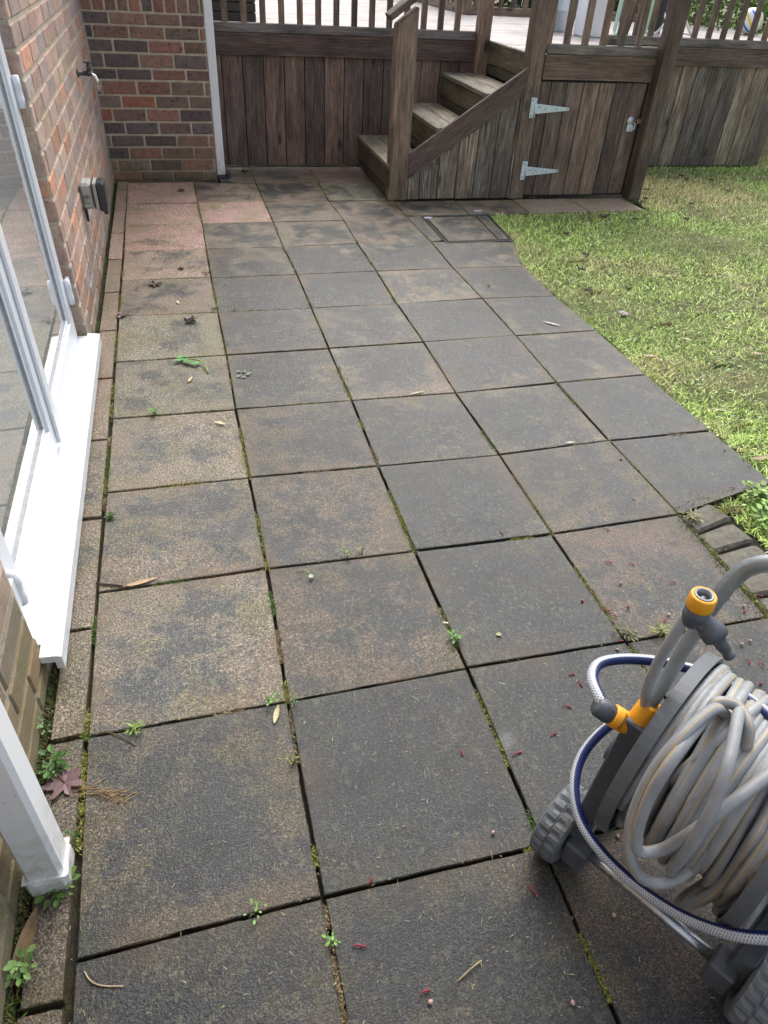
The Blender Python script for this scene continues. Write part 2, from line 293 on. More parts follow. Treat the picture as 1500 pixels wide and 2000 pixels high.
# ------------------------------------------------------------------ mesh builder
class MB:
    def __init__(s): s.v = []; s.f = []; s.lc = []; s.c = []; s.uv = {}; s.smooth = []
    def add(s, verts, faces, lcs=None, col=(.5, 0, 0, 1), uvs=None, smooth=False):
        o = len(s.v); s.v += [tuple(x) for x in verts]
        s.lc += [tuple(x) for x in (lcs if lcs is not None else verts)]
        s.c += (col if isinstance(col, list) else [col]*len(verts))
        for i, f in enumerate(faces):
            if uvs is not None: s.uv[len(s.f)] = uvs[i]
            s.f.append(tuple(o+j for j in f)); s.smooth.append(smooth)
    def cbox(s, c, d, R=None, b=.002, col=None, shear=None):
        """box with chamfered edges; lc = solid-texture coordinates, long side first"""
        h = [x/2 for x in d]; b = min(b, min(h)*.45)
        R = R or Matrix.Identity(3); c = Vector(c)
        order = sorted(range(3), key=lambda i: -d[i]); off = [random.uniform(0, 40) for _ in range(3)]
        if col is None: col = (random.random(), random.random()**2*.5, 0, 1)
        V = []; L = []; idx = {}
        for sx in (-1, 1):
            for sy in (-1, 1):
                for sz in (-1, 1):
                    for ax in range(3):
                        q = [sx*(h[0]-(b if ax != 0 else 0)), sy*(h[1]-(b if ax != 1 else 0)), sz*(h[2]-(b if ax != 2 else 0))]
                        idx[(sx, sy, sz, ax)] = len(V)
                        L.append((q[order[0]]+off[0], q[order[1]]+off[1], q[order[2]]+off[2]))
                        if shear: q = shear(q)
                        V.append(c + R @ Vector(q))
        F = []
        for ax in range(3):
            o1, o2 = [i for i in range(3) if i != ax]
            for sg in (-1, 1):
                ring = []
                for (p1, p2) in ((-1, -1), (1, -1), (1, 1), (-1, 1)):
                    k = [0, 0, 0]; k[ax] = sg; k[o1] = p1; k[o2] = p2; ring.append(idx[(*k, ax)])
                F.append(ring if (sg > 0) == (ax != 1) else ring[::-1])
        for ax in range(3):     # edges along ax
            o1, o2 = [i for i in range(3) if i != ax]
            for p1 in (-1, 1):
                for p2 in (-1, 1):
                    def K(e, a2):
                        k = [0, 0, 0]; k[ax] = e; k[o1] = p1; k[o2] = p2; return idx[(*k, a2)]
                    q = [K(-1, o1), K(1, o1), K(1, o2), K(-1, o2)]
                    F.append(q if (p1*p2 > 0) == (ax == 1) else q[::-1])
        for sx in (-1, 1):
            for sy in (-1, 1):
                for sz in (-1, 1):
                    t = [idx[(sx, sy, sz, a)] for a in range(3)]
                    F.append(t if sx*sy*sz > 0 else t[::-1])
        s.add(V, F, L, col)
    def tube(s, pts, r, n=10, col=(.5, 0, 0, 1), caps=True, twist=0.0, v0=0.0, up=None, fixed=False):
        pts = [Vector(p) for p in pts]; N = len(pts); rr = r if callable(r) else (lambda t: r)
        T = [(pts[min(i+1, N-1)]-pts[max(i-1, 0)]).normalized() for i in range(N)]
        u = Vector(up) if up else (Vector((0, 0, 1)) if abs(T[0].z) < .9 else Vector((1, 0, 0)))
        u = (u - T[0]*u.dot(T[0])).normalized(); V = []; L = []; ls = [0]
        for i in range(N):
            if i: ls.append(ls[-1]+(pts[i]-pts[i-1]).length)
            if fixed: u = Vector((0, 0, 1))
            u = (u - T[i]*u.dot(T[i])).normalized(); w_ = T[i].cross(u)
            for k in range(n):
                a = 2*math.pi*k/n + twist*ls[i]; R_ = rr(i/(N-1))
                V.append(pts[i] + (u*math.cos(a)+w_*math.sin(a))*R_); L.append((ls[i], math.cos(a)*R_, math.sin(a)*R_))
        F = []; U = []
        for i in range(N-1):
            for k in range(n):
                k2 = (k+1) % n; F.append((i*n+k, i*n+k2, (i+1)*n+k2, (i+1)*n+k))
                a, b_ = k/n+v0, (k+1)/n+v0; U.append(((ls[i], a), (ls[i], b_), (ls[i+1], b_), (ls[i+1], a)))
        s.add(V, F, L, col, U, True)
        if caps:
            o = len(s.v)-len(V)
            for ring in ([o+k for k in range(n)][::-1], [o+(N-1)*n+k for k in range(n)]):
                s.f.append(tuple(ring)); s.smooth.append(False)
    def lathe(s, prof, org, axis, n=24, col=(.5, 0, 0, 1), smooth=True, mod=None):
        """prof: list of (t along axis, radius)"""
        ax = Vector(axis).normalized(); u = ax.orthogonal().normalized(); w_ = ax.cross(u); org = Vector(org)
        V = []
        for i, (t, r) in enumerate(prof):
            for k in range(n):
                a = 2*math.pi*k/n; r2 = mod(i, k, r) if mod else r
                V.append(org + ax*t + (u*math.cos(a)+w_*math.sin(a))*r2)
        F = []
        for i in range(len(prof)-1):
            for k in range(n):
                k2 = (k+1) % n; F.append((i*n+k, i*n+k2, (i+1)*n+k2, (i+1)*n+k))
        s.add(V, F, None, col, None, smooth)
    def build(s, name, mat, parent=None, origin=None):
        me = bpy.data.meshes.new(name)
        o = Vector(origin) if origin is not None else Vector((0, 0, 0))
        if parent is not None and origin is None: o = parent.location
        me.from_pydata([tuple(Vector(v)-o) for v in s.v], [], s.f)
        a = me.attributes.new('lc', 'FLOAT_VECTOR', 'POINT'); a.data.foreach_set('vector', np.array(s.lc, np.float32).ravel())
        a = me.attributes.new('Col', 'FLOAT_COLOR', 'POINT'); a.data.foreach_set('color', np.array(s.c, np.float32).ravel())
        if s.uv:
            ul = me.uv_layers.new(name='UVMap')
            for i, u in s.uv.items():
                for li, q in zip(me.polygons[i].loop_indices, u): ul.data[li].uv = q
        me.polygons.foreach_set('use_smooth', s.smooth)
        me.materials.append(mat); me.update()
        ob = bpy.data.objects.new(name, me); COL.objects.link(ob); ob.location = o
        if parent is not None:
            ob.parent = parent; ob.location = o - abs_loc(parent)
        return ob
ABS = {}
def abs_loc(ob):
    l = Vector(ob.location)
    while ob.parent: ob = ob.parent; l += ob.location
    return l
_build = MB.build
LEAN = [0.0]
def build(s, name, mat, parent=None, origin=None):
    if LEAN[0]: s.v = [(v[0]-LEAN[0]*v[2], v[1], v[2]) for v in s.v]
    if origin is None: origin = abs_loc(parent) if parent is not None else None
    return _build(s, name, mat, parent, origin)
MB.build = build
def tag(o, label=None, cat=None, group=None, kind=None):
    if label: o['label'] = label
    if cat: o['category'] = cat
    if group: o['group'] = group
    if kind: o['kind'] = kind
    return o
def thing(name, loc, label, cat, group=None):
    o = bpy.data.objects.new(name, None); COL.objects.link(o); o.location = loc; o.empty_display_size = .1
    return tag(o, label, cat, group)
def center_base(mb):
    v = np.array([tuple(x) for x in mb.v]); return Vector(((v[:, 0].min()+v[:, 0].max())/2, (v[:, 1].min()+v[:, 1].max())/2, v[:, 2].min()))
def catmull(pts, n=8, closed=False):
    pts = [Vector(p) for p in pts]; out = []; N = len(pts)
    for i in range(N if closed else N-1):
        p0 = pts[(i-1) % N] if closed or i > 0 else pts[0]*2-pts[1]
        p1, p2 = pts[i], pts[(i+1) % N]
        p3 = pts[(i+2) % N] if closed or i+2 < N else pts[-1]*2-pts[-2]
        for j in range(n):
            t = j/n; out.append(.5*((2*p1)+(p2-p0)*t+(2*p0-5*p1+4*p2-p3)*t*t+(3*p1-p0-3*p2+p3)*t**3))
    if not closed: out.append(pts[-1])
    return out

# ------------------------------------------------------------------ ground, lawn
def sheet(name, pts, z, mat, kind='structure'):
    mb = MB(); mb.add([(x, y, z) for x, y in pts], [tuple(range(len(pts)))]); o = mb.build(name, mat); tag(o, kind=kind); return o
sheet('ground', [(-60, -60), (120, -60), (120, 120), (-60, 120)], -.03, M['lawn'])

# grid of joint crossings surveyed on the ground (row k far to near, column i)
H = {0:[(249,355),(378,355),(500,358),(622,356)],
1:[(247,397),(386,396),(515,393),(642,393)],
2:[(244,440),(395,437),(533,433),(672,431)],
3:[(242,491),(402,486),(553,482),(698,475),(842,472)],
4:[(237,548),(412,542),(580,536),(735,529),(885,524),(1023,520)],
5:[(232,618),(425,610),(608,601),(775,593),(942,583),(1085,578)],
6:[(225,708),(442,693),(642,680),(827,668),(1007,655),(1165,645)],
7:[(219,818),(460,799),(687,782),(890,767),(1087,747),(1262,732)],
8:[(207,962),(487,932),(738,910),(975,888),(1190,860),(1390,840)],
9:[(190,1158),(521,1110),(810,1076),(1078,1043),(1325,1005)],
10:[(168,1440),(562,1370),(912,1305),(1222,1253)],
11:[(145,1880),(630,1752),(1060,1652)]}
U = .4565
GP = {}
for k in range(-1, 16):
    for i in range(0, 9):
        GP[(i, k)] = Vector((i*.4515, -k*.461+.045, 0))
for k, row in H.items():
    for i, q in enumerate(row): GP[(i, k)] = P(*q)
for k in (12, 13, 14, 15):
    for i in range(9): GP[(i, k)] = GP[(i, k-1)] + Vector((0, -.461, 0))
for k in (0, 1, 2, 3): GP[(4, k)] = Vector((1.80, GP[(3, k)].y, 0))
GP[(4, 3)] = P(842, 472)
for i in range(9): GP[(i, -1)] = Vector((GP[(min(i, 3), 0)].x + max(0, i-3)*.45, .475, 0))
for k in (9, 10, 11): 
    for i in range(4, 9):
        if not (i == 4 and k == 9): GP[(i, k)] = GP[(3, min(k, 10))] + Vector(((i-3)*.4515, 0, 0)) if k < 11 else Vector((i*.4515, GP[(2, 11)].y, 0))
GP[(3, 11)] = Vector((3*.4515+.01, GP[(2, 11)].y+.0, 0))

patio = tag(MB().build('patio', M['soil']) if False else sheet('patio', [(-.12, -7.2), (3.9, -7.2), (3.9, -4.4), (2.33, -4.4), (2.33, -1.2), (3.72, -.8), (3.72, .6), (-.12, .6)], -.022, M['soil']), kind='structure')

def slab(poly, tint, gap=.0045, zt=0.0, name='slab', tilt=0):
    """poly: 4 world corners (near-left, near-right, far-right, far-left)"""
    q = [Vector((p.x, p.y, 0)) for p in poly]
    c = sum(q, Vector())/4
    def ins(i):
        a, b, d = q[i], q[(i+1) % 4], q[(i-1) % 4]
        e1 = (b-a).normalized(); e2 = (d-a).normalized(); return a + (e1+e2)*(gap*random.uniform(.75, 1.4))
    r = [ins(i) for i in range(4)]; n = 14; V = []; C = []; UV = []
    jz = random.uniform(-.0015, .0015); tx, ty = random.uniform(-.003, .003), random.uniform(-.003, .003)
    off = random.uniform(0, 100)
    for j in range(n+1):
        for i in range(n+1):
            u, v = i/n, j/n
            uu = {0: .0, 1: .006, n-1: .994, n: 1.0}.get(i, u); vv = {0: .0, 1: .006, n-1: .994, n: 1.0}.get(j, v)
            p = (r[0]*(1-uu)+r[1]*uu)*(1-vv)+(r[3]*(1-uu)+r[2]*uu)*vv
            ed = min(i, j, n-i, n-j); z = zt+jz+tx*(u-.5)+ty*(v-.5)
            if ed == 0:
                z -= .0012+.0012*random.random(); dirc = (c-p).normalized(); p = p + dirc*random.uniform(0, .0012)
                if random.random() < .07: p = p + dirc*random.uniform(.002, .008); z -= .003
            V.append((p.x, p.y, z)); UV.append((uu, vv))
    F = []
    for j in range(n):
        for i in range(n):
            a = j*(n+1)+i; F.append((a, a+1, a+n+2, a+n+1))
    UVF = [[UV[x] for x in f] for f in F]
    # sides
    ring = [i for i in range(n+1)] + [(j+1)*(n+1)-1 for j in range(1, n+1)] + [n*(n+1)+i for i in range(n-1, -1, -1)] + [j*(n+1) for j in range(n-1, 0, -1)]
    base = len(V)
    for x in ring: V.append((V[x][0], V[x][1], -.034)); UV.append(UV[x])
    m = len(ring)
    for x in range(m):
        f = (ring[x], base+x, base+(x+1) % m, ring[(x+1) % m]); F.append(f); UVF.append([UV[f[0]]]*4)
    mb = MB(); mb.add(V, F, None, (.5, 0, 0, 1), UVF)
    pass
    ob = mb.build(name, M['slab'], patio)
    at = ob.data.attributes.new('tint', 'FLOAT_COLOR', 'POINT')
    at.data.foreach_set('color', np.tile(np.array([*tint, 1], np.float32), len(V))); return ob

# tint = (pink, grime offset, brightness)
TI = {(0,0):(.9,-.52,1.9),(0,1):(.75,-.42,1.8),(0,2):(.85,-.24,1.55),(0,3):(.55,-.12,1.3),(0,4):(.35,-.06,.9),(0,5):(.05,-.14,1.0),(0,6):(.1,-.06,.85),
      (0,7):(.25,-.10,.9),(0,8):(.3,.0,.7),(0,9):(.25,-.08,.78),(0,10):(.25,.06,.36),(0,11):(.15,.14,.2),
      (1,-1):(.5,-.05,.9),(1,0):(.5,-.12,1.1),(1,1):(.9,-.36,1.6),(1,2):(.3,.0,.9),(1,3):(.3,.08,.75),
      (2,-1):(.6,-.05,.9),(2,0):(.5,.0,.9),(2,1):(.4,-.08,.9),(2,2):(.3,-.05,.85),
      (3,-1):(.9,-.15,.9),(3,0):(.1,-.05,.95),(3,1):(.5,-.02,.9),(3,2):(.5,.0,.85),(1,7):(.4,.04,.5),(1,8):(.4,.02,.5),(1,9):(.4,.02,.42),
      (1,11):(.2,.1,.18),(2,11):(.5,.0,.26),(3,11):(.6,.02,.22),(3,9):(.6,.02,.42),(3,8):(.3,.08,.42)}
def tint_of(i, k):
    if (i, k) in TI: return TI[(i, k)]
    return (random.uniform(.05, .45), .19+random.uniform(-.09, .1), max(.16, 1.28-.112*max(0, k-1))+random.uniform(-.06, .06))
for k in range(-1, 15):
    for i in range(0, 7):
        if i >= 4 and k < 3: continue
        if i > 4 and k < 9: continue
        if i >= 4 and k == 9: continue
        if k == -1 and i == 0: continue
        q = [GP[(i, k+1)], GP[(i+1, k+1)], GP[(i+1, k)], GP[(i, k)]]
        if k == -1 and i == 1: q[0] = Vector((.64, q[0].y, 0)); q[3] = Vector((.64, q[3].y, 0))
        if i == 4 and k == 3: q[2] = P(1002, 473)
        if i == 4 and k == 8: q[1] = P(1338, 1003)+Vector((.42, .03, 0)); q[1].x = 2.26; q[1].y = -4.035
        if i == 3 and k == 9: q[1] = Vector((1.80, GP[(3, 10)].y, 0)); 
        if i in (4, 5, 6) and k >= 10:
            q = [GP[(i, k+1)], GP[(i+1, k+1)], GP[(i+1, k)], GP[(i, k)]]
        slab(q, tint_of(i, k), .0016 if k < 3 else (.0024 if k < 7 else .0032))
# the piece between the last full slab row and the pier, cut narrow
slab([Vector((-.005, .052, 0)), Vector((.40, .05, 0)), Vector((.40, .115, 0)), Vector((-.005, .115, 0))], (.6, -.1, .6), .003)
slab([Vector((.405, .052, 0)), Vector((.63, .05, 0)), Vector((.63, .115, 0)), Vector((.405, .115, 0))], (.5, 0, .6), .003)
# strip along the wall
sy = [.09, -.13, -.60, -1.07, -1.52, -1.99, -2.44, -2.90, -3.36, -3.81, -4.27, -4.60, -5.13, -5.6, -6.05, -6.5]
for j in range(len(sy)-1):
    w0 = -.083; x1 = -.004
    t = (.65, -.5, 1.5) if j < 4 else ((.5, -.35, 1.0) if j < 8 else (.3, -.22, .85 if j < 11 else .45))
    slab([Vector((w0, sy[j+1], 0)), Vector((x1, sy[j+1], 0)), Vector((x1, sy[j], 0)), Vector((w0, sy[j], 0))], t, .005)
# slabs under the store door
for x0, x1, t in ((1.80, 2.262, (.3, -.05, .9)), (2.262, 2.71, (.4, -.15, 1.1)), (2.71, 3.175, (.45, -.42, 1.6)), (3.175, 3.63, (.45, -.46, 1.7))):
    slab([Vector((x0, -.86, 0)), Vector((x1, -.86+.01*(x0 > 2.6), 0)), Vector((x1, -.53, 0)), Vector((x0, -.53, 0))], t, .003)
slab([GP[(4, 3)]+Vector((0, .01, 0)), Vector((1.895, -1.37, 0)), Vector((1.905, -.865, 0)), Vector((1.80, -.865, 0))], (.5, 0, .85), .002)

# inspection cover sunk in the paving
cov = thing('inspection_cover', (2.14, -1.15, 0), 'square recessed drain cover filled with paving, beside the lawn edge below the timber steps', 'drain cover')
c4 = [Vector((1.90, -1.43, 0)), Vector((2.345, -1.43, 0)), Vector((2.385, -.875, 0)), Vector((1.91, -.875, 0))]
mb = MB()
for a, b in ((0, 1), (1, 2), (2, 3), (3, 0)):
    A, B = c4[a], c4[b]; d = (B-A); R = Matrix.Rotation(math.atan2(d.y, d.x), 3, 'Z')
    mb.cbox((A+B)/2+Vector((0, 0, -.008)), (d.length, .007, .026), R, .001)
    nrm = Vector((-d.y, d.x, 0)).normalized()
    mb.cbox((A+B)/2+nrm*.016+Vector((0, 0, -.009)), (d.length-.04, .004, .026), R, .001)
mb.build('frame', M['iron'], cov)
def lerp4(c, u, v): return (c[0]*(1-u)+c[1]*u)*(1-v)+(c[3]*(1-u)+c[2]*u)*v
for (u0, u1) in ((.05, .80), (.80, .96)):
    s_ = slab([lerp4(c4, u0, .06), lerp4(c4, u1, .06), lerp4(c4, u1, .95), lerp4(c4, u0, .95)], (.3, .02, .8), .003, .002, 'paving_infill')
    s_.parent = cov; s_.location = -Vector(cov.location)
mb = MB()
 
for (x, y, r) in ((1.935, -.93, .3), (2.34, -.80, 1.0)):
    mb = MB(); ca = [Vector((x+.024*math.cos(t)*1.2, y+.012*math.sin(t), .005)) for t in np.linspace(0, 6.2832, 13)]
    mb.tube(ca, .0025, 6); mb.build('lifting_ring', M['zinc'], cov)

# ------------------------------------------------------------------ edging blocks by the lawn
for n_, (px, py, ang, L) in enumerate([(1392, 1003, 18, .23), (1418, 1040, 12, .23), (1456, 1078, 6, .23), (1484, 1112, 2, .23), (1524, 1150, 0, .23), (1560, 1200, -4, .23)]):
    a = math.radians([17, 12, 6, 0, -6, -12][n_]); y = -4.172-.1*n_
    mb = MB(); c = Vector((1.815+.115*math.cos(a)+.0*n_, y+.115*math.sin(a)*.6, -.010))
    R = Matrix.Rotation(a, 3, 'Z')
    hx = [(-.118, -.05), (-.118, -.004), (-.108, .006), (-.05, .008), (.03, .007), (.055, .0), (.118, -.055), (.118, -.08)]
    V = []
    for (yy_, dz) in ((-.0445, -.012), (-.037, 0), (0, .003), (.037, 0), (.0445, -.012)):
        for i, (x_, z_) in enumerate(hx):
            jit = random.uniform(-.0015, .0015); V.append(c + R @ Vector((x_+jit, yy_*(1+.10*x_/.118)+jit, z_+(dz if 0 < i < 7 else 0)+jit)))
    m_ = len(hx); F = [(j*m_+i, j*m_+i+1, (j+1)*m_+i+1, (j+1)*m_+i) for j in range(4) for i in range(m_-1)] + [tuple(range(m_))[::-1], tuple(4*m_+i for i in range(m_))]
    V += [c + R @ Vector((x_, sy_*.0448, -.09)) for x_ in (-.118, .118) for sy_ in (-1, 1)]; q0 = 5*m_
    F += [(0, q0, q0+2, m_-1), (4*m_, 5*m_-1, q0+3, q0+1)]
    mb.add(V, F)
    o = mb.build('edging_block', M['block'], None, center_base(mb))
    tag(o, ['topmost mossy edging block of the curved row, touching the corner of the paving', 'second mossy edging block from the top of the curved row', 'third mossy edging block from the top of the curved row', 'fourth mossy edging block, just above the grey cart handle', 'fifth mossy edging block, beside the top of the cart handle', 'lowest edging block of the curved row at the photo edge'][n_], 'edging block', 'mossy edging blocks between paving and lawn')

# ------------------------------------------------------------------ lawn
def edge_x(y):      # paving edge against the lawn
    pts = [(-.53, 3.75), (-.855, 3.70), (-.86, 2.43)] + [(p.y, p.x) for p in (P(1004, 472), P(1023, 520), P(1085, 578), P(1165, 645), P(1262, 732), P(1390, 840))] + [(-4.07, 2.26), (-4.08, 2.02), (-4.5, 2.03), (-4.62, 2.10), (-7, 2.12)]
    for (a, xa), (b, xb) in zip(pts, pts[1:]):
        if a >= y >= b: return xa+(xb-xa)*(y-a)/(b-a+1e-9)
    return 3.78 if y > -.53 else 2.12
mb = MB()
nx, ny = 60, 60
V = []; ys = np.linspace(-7, .5, ny)
for y in ys:
    e = edge_x(y)-.005
    for i in range(nx): 
        x = e+(9-e)*(i/(nx-1))**1.6; V.append((x, y, -.016+.006*math.sin(x*3+y*2)+.004*math.sin(y*7)))
mb.add(V, [(j*nx+i, j*nx+i+1, (j+1)*nx+i+1, (j+1)*nx+i) for j in range(ny-1) for i in range(nx-1)], smooth=True)
lawn = mb.build('lawn', M['lawn']); tag(lawn, kind='structure')
sheet('far_lawn', [(5.6, .4), (40, .4), (40, 40), (5.6, 40)], -.018, M['lawn'])

def snoise(x, y, s, seed):
    r = np.random.default_rng(seed); v = 0
    for _ in range(7):
        a = r.uniform(0, 6.28); k = s*r.uniform(.5, 1.8); v = v+np.sin((x*np.cos(a)+y*np.sin(a))*k+r.uniform(0, 6.28))
    return v/7
def fast_mesh(name, co, faces_per, col, mat, tri=False):
    """co (N, m, 3) : N small polygons strips of m verts given as quads/tri lists"""
    N, m, _ = co.shape; me = bpy.data.meshes.new(name)
    f = np.array(faces_per); nf, k = f.shape
    me.vertices.add(N*m); me.vertices.foreach_set('co', co.astype(np.float32).ravel())
    idx = (f[None]+(np.arange(N)*m)[:, None, None]).ravel()
    me.loops.add(len(idx)); me.loops.foreach_set('vertex_index', idx.astype(np.int32))
    me.polygons.add(N*nf); me.polygons.foreach_set('loop_start', (np.arange(N*nf)*k).astype(np.int32))
    me.update(calc_edges=True)
    a = me.attributes.new('Col', 'FLOAT_COLOR', 'POINT')
    c = np.concatenate([np.repeat(col, m, axis=0), np.ones((N*m, 1))], 1); a.data.foreach_set('color', c.astype(np.float32).ravel())
    me.materials.append(mat); ob = bpy.data.objects.new(name, me); COL.objects.link(ob); return ob
def blades(name, x, y, z, length, width, lean, col, mat, bend=.5):
    N = len(x); a = rng.uniform(0, 6.2832, N); d = np.stack([np.cos(a), np.sin(a), 0*a], 1); s = np.stack([-np.sin(a), np.cos(a), 0*a], 1)
    b = np.stack([x, y, z], 1); up = np.array([0, 0, 1.0])
    L = length[:, None]; W = width[:, None]/2; le = lean[:, None]
    m1 = b + L*.5*(up*np.cos(le)+d*np.sin(le)); le2 = np.minimum(le+bend, 1.6)
    tip = m1 + L*.5*(up*np.cos(le2)+d*np.sin(le2))
    co = np.stack([b-s*W, b+s*W, m1+s*W*.8, m1-s*W*.8, tip], 1)
    # quads + tri: use two tris per segment for uniform polygon size
    return fast_mesh(name, co, [(0, 1, 2), (0, 2, 3), (3, 2, 4)], col, mat)
NB = 330000
yy = -5.2+rng.random(NB)*6.0; ex = np.array([edge_x(v) for v in np.linspace(-5.3, 1, 400)]); e_ = np.interp(yy, np.linspace(-5.3, 1, 400), ex)
xx = e_-.010-.016*np.clip(snoise(yy*0, yy, 30, 5)+.2, 0, 1)+(rng.random(NB)**1.25)*(6.3-e_)
den = snoise(xx, yy, 5, 3); keep = rng.random(NB) < np.clip(.72+den*.9, .25, 1); xx, yy = xx[keep], yy[keep]
# keep clear of the timber structure
kk = ~((yy > .42) & (xx < 5.56)); xx, yy = xx[kk], yy[kk]
pn = snoise(xx, yy, 3.2, 11)+.5*snoise(xx, yy, 14, 12); r = rng.random(len(xx))
g1 = np.array([.36, .54, .10]); g2 = np.array([.72, .86, .30]); dry = np.array([.80, .72, .36]); dk = np.array([.06, .12, .025])
pal = np.where((r < .3)[:, None], g2, g1); pal = np.where((r > .92)[:, None], dk, pal)
drym = (rng.random(len(xx)) < np.clip(.20+pn*1.2+np.clip((yy+1.6)*.10, 0, .3), .03, .9)); pal = np.where(drym[:, None], dry*rng.uniform(.55, 1.1, (len(xx), 1)), pal)
pal = pal*rng.uniform(.5, 1.45, (len(xx), 1))*(1+.22*snoise(xx, yy, 9, 31)[:, None])
gr = blades('grass', xx, yy, np.full(len(xx), -.018), rng.uniform(.018, .046, len(xx)), rng.uniform(.0016, .0045, len(xx)), rng.uniform(.3, 1.5, len(xx)), pal, M['blade'])
tag(gr, 'short patchy green and straw coloured grass of the mown lawn', 'grass', kind='stuff')
# broader clover and weed leaves in the lawn
N = 3600; yy = -5.0+rng.random(N)*5.4; e_ = np.interp(yy, np.linspace(-5.3, 1, 400), ex); xx = e_+.01+(rng.random(N)**1.2)*(6.0-e_)
cl = snoise(xx, yy, 4, 21) > .05; xx, yy = xx[cl], yy[cl]; N = len(xx); kk = ~((yy > .42) & (xx < 5.56)); xx, yy = xx[kk], yy[kk]; N = len(xx)
def leaf_discs(name, x, y, z, rad, col, mat, tilt=.6, asp=1.0):
    N = len(x); a = rng.uniform(0, 6.2832, N); t = rng.uniform(0, tilt, N)
    d = np.stack([np.cos(a)*np.cos(t), np.sin(a)*np.cos(t), np.sin(t)], 1); s = np.stack([-np.sin(a), np.cos(a), rng.uniform(-.3, .3, N)], 1)
    b = np.stack([x, y, z], 1); ang = np.linspace(0, 6.2832, 7)[:-1]
    co = np.stack([b + rad[:, None]*(d*np.cos(q)+s*np.sin(q)*asp) for q in ang], 1)
    return fast_mesh(name, co, [(0, 1, 2), (0, 2, 3), (0, 3, 4), (0, 4, 5)], col, mat)
cc = np.array([.28, .40, .17])*rng.uniform(.6, 1.5, (N, 1)); 
cv = leaf_discs('clover', xx, yy, rng.uniform(-.004, .016, N), rng.uniform(.003, .012, N), cc, M['leafy'], asp=.6)
tag(cv, 'small round clover and weed leaves growing through the lawn grass', 'clover', kind='stuff')

# ------------------------------------------------------------------ moss and debris in the joints
def seg_points(n, a, b, w):
    t = rng.random(n)[:, None]; a = np.array(a[:2]); b = np.array(b[:2]); p = a+(b-a)*t
    return p + rng.normal(0, w, (n, 2))
mx, my, mz, mc, ml = [], [], [], [], []
for k in range(-1, 12):
    for i in range(0, 6):
        for (j, l) in ((i+1, k), (i, k+1)):
            if (i, k) not in GP or (j, l) not in GP: continue
            if (k < 3 and max(i, j) > 4): continue
            A, B = GP[(i, k)], GP[(j, l)]; vert = (l != k)
            # patches of moss along the joint
            for _ in range(random.choice((1, 2, 2, 3, 3) if vert else (0, 1, 1, 2))):
                t0 = random.random(); tl = random.uniform(.06, .4)*(1.3 if vert else .7); t1 = min(1, t0+tl)
                n = int(900*(t1-t0)+20)
                p = seg_points(n, A+(B-A)*t0, A+(B-A)*t1, random.choice((.0035, .0045, .008)))
                g = random.random(); c0 = np.array([.24, .25, .06]) if g < .55 else (np.array([.26, .20, .11]) if g < .8 else np.array([.09, .16, .03]))
                mx += list(p[:, 0]); my += list(p[:, 1]); mc += list(c0*rng.uniform(.5, 1.4, (n, 1))); ml += list(rng.uniform(.004, .011, n))
# along the foot of the house wall and the paving edge
for (A, B, n, w_, ls) in (((-.092, .1), (-.092, -2.7), 900, .004, .008), ((-.092, -4.4), (-.10, -6.0), 2600, .008, .016), ((-.08, .112), (.62, .112), 900, .006, .012),
                       ((1.80, -4.1), (1.80, -4.6), 1500, .012, .012), ((1.8, -.535), (3.62, -.535), 900, .01, .014), ((3.62, -.62), (3.75, -.66), 300, .03, .03), ((1.80, -4.11), (2.05, -4.06), 300, .012, .012)):
    p = seg_points(n, A, B, w_); g = rng.random(n)[:, None]
    c0 = np.where(g < .5, np.array([.14, .16, .04]), np.where(g < .8, np.array([.10, .07, .045]), np.array([.07, .15, .03])))
    mx += list(p[:, 0]); my += list(p[:, 1]); mc += list(c0*rng.uniform(.5, 1.3, (n, 1))); ml += list(rng.uniform(.4, 1, n)*ls)
N = len(mx)
ms = blades('moss', np.array(mx), np.array(my), np.full(N, -.008), np.array(ml)+.006, rng.uniform(.0015, .004, N), rng.uniform(.0, 1.3, N), np.array(mc), M['blade'])
tag(ms, 'yellow green moss and crumbs growing in the paving joints and along the wall foot', 'moss', kind='stuff')
# loose grass clippings all over the slabs
N = 8500; xx = rng.uniform(-.08, 2.3, N); yy = rng.uniform(-5.6, .4, N); r = rng.random((N, 1))
cc = np.where(r < .45, np.array([.30, .33, .14]), np.where(r < .8, np.array([.36, .33, .24]), np.array([.12, .18, .05])))*rng.uniform(.5, 1.2, (N, 1))
cp = blades('grass_clippings', xx, yy, np.full(N, .0022), rng.uniform(.003, .012, N)*np.where(rng.random(N) < .06, 2.2, 1), rng.uniform(.0007, .0016, N), rng.uniform(1.45, 1.55, N), cc, M['blade'], bend=.1)
tag(cp, 'tiny pale grass clippings and seeds scattered over the paving', 'grass clippings', kind='stuff')

# ------------------------------------------------------------------ house: brick walls
house = thing('house', (-.1, .11, 0), 'multicoloured brick house wall with white glazed doors, left of the patio', 'house')
PAL = [((.29, .155, .12), 5), ((.215, .14, .12), 4), ((.150, .118, .115), 3), ((.36, .165, .105), 1.4), ((.29, .18, .14), 2), ((.23, .17, .14), 2)]
PALL = [((.45, .31, .25), 5), ((.40, .31, .28), 4), ((.50, .275, .19), 1.2), ((.46, .34, .26), 3), ((.43, .32, .27), 3), ((.35, .29, .275), 2)]  # side wall bricks mixed paler: grazing sheen and haze put into their colour
def brick_col(pal, spot):
    c = random.choices([x for x, _ in pal], [y for _, y in pal])[0]; f = random.uniform(.82, 1.2)
    return (c[0]*f, c[1]*f, c[2]*f, spot if random.random() < .6 else spot*.3)
zs = [0, .063, .14, .219, .297, .378, .459, .538, .625, .694, .781, .857, .932, 1.003]
JB = .0118
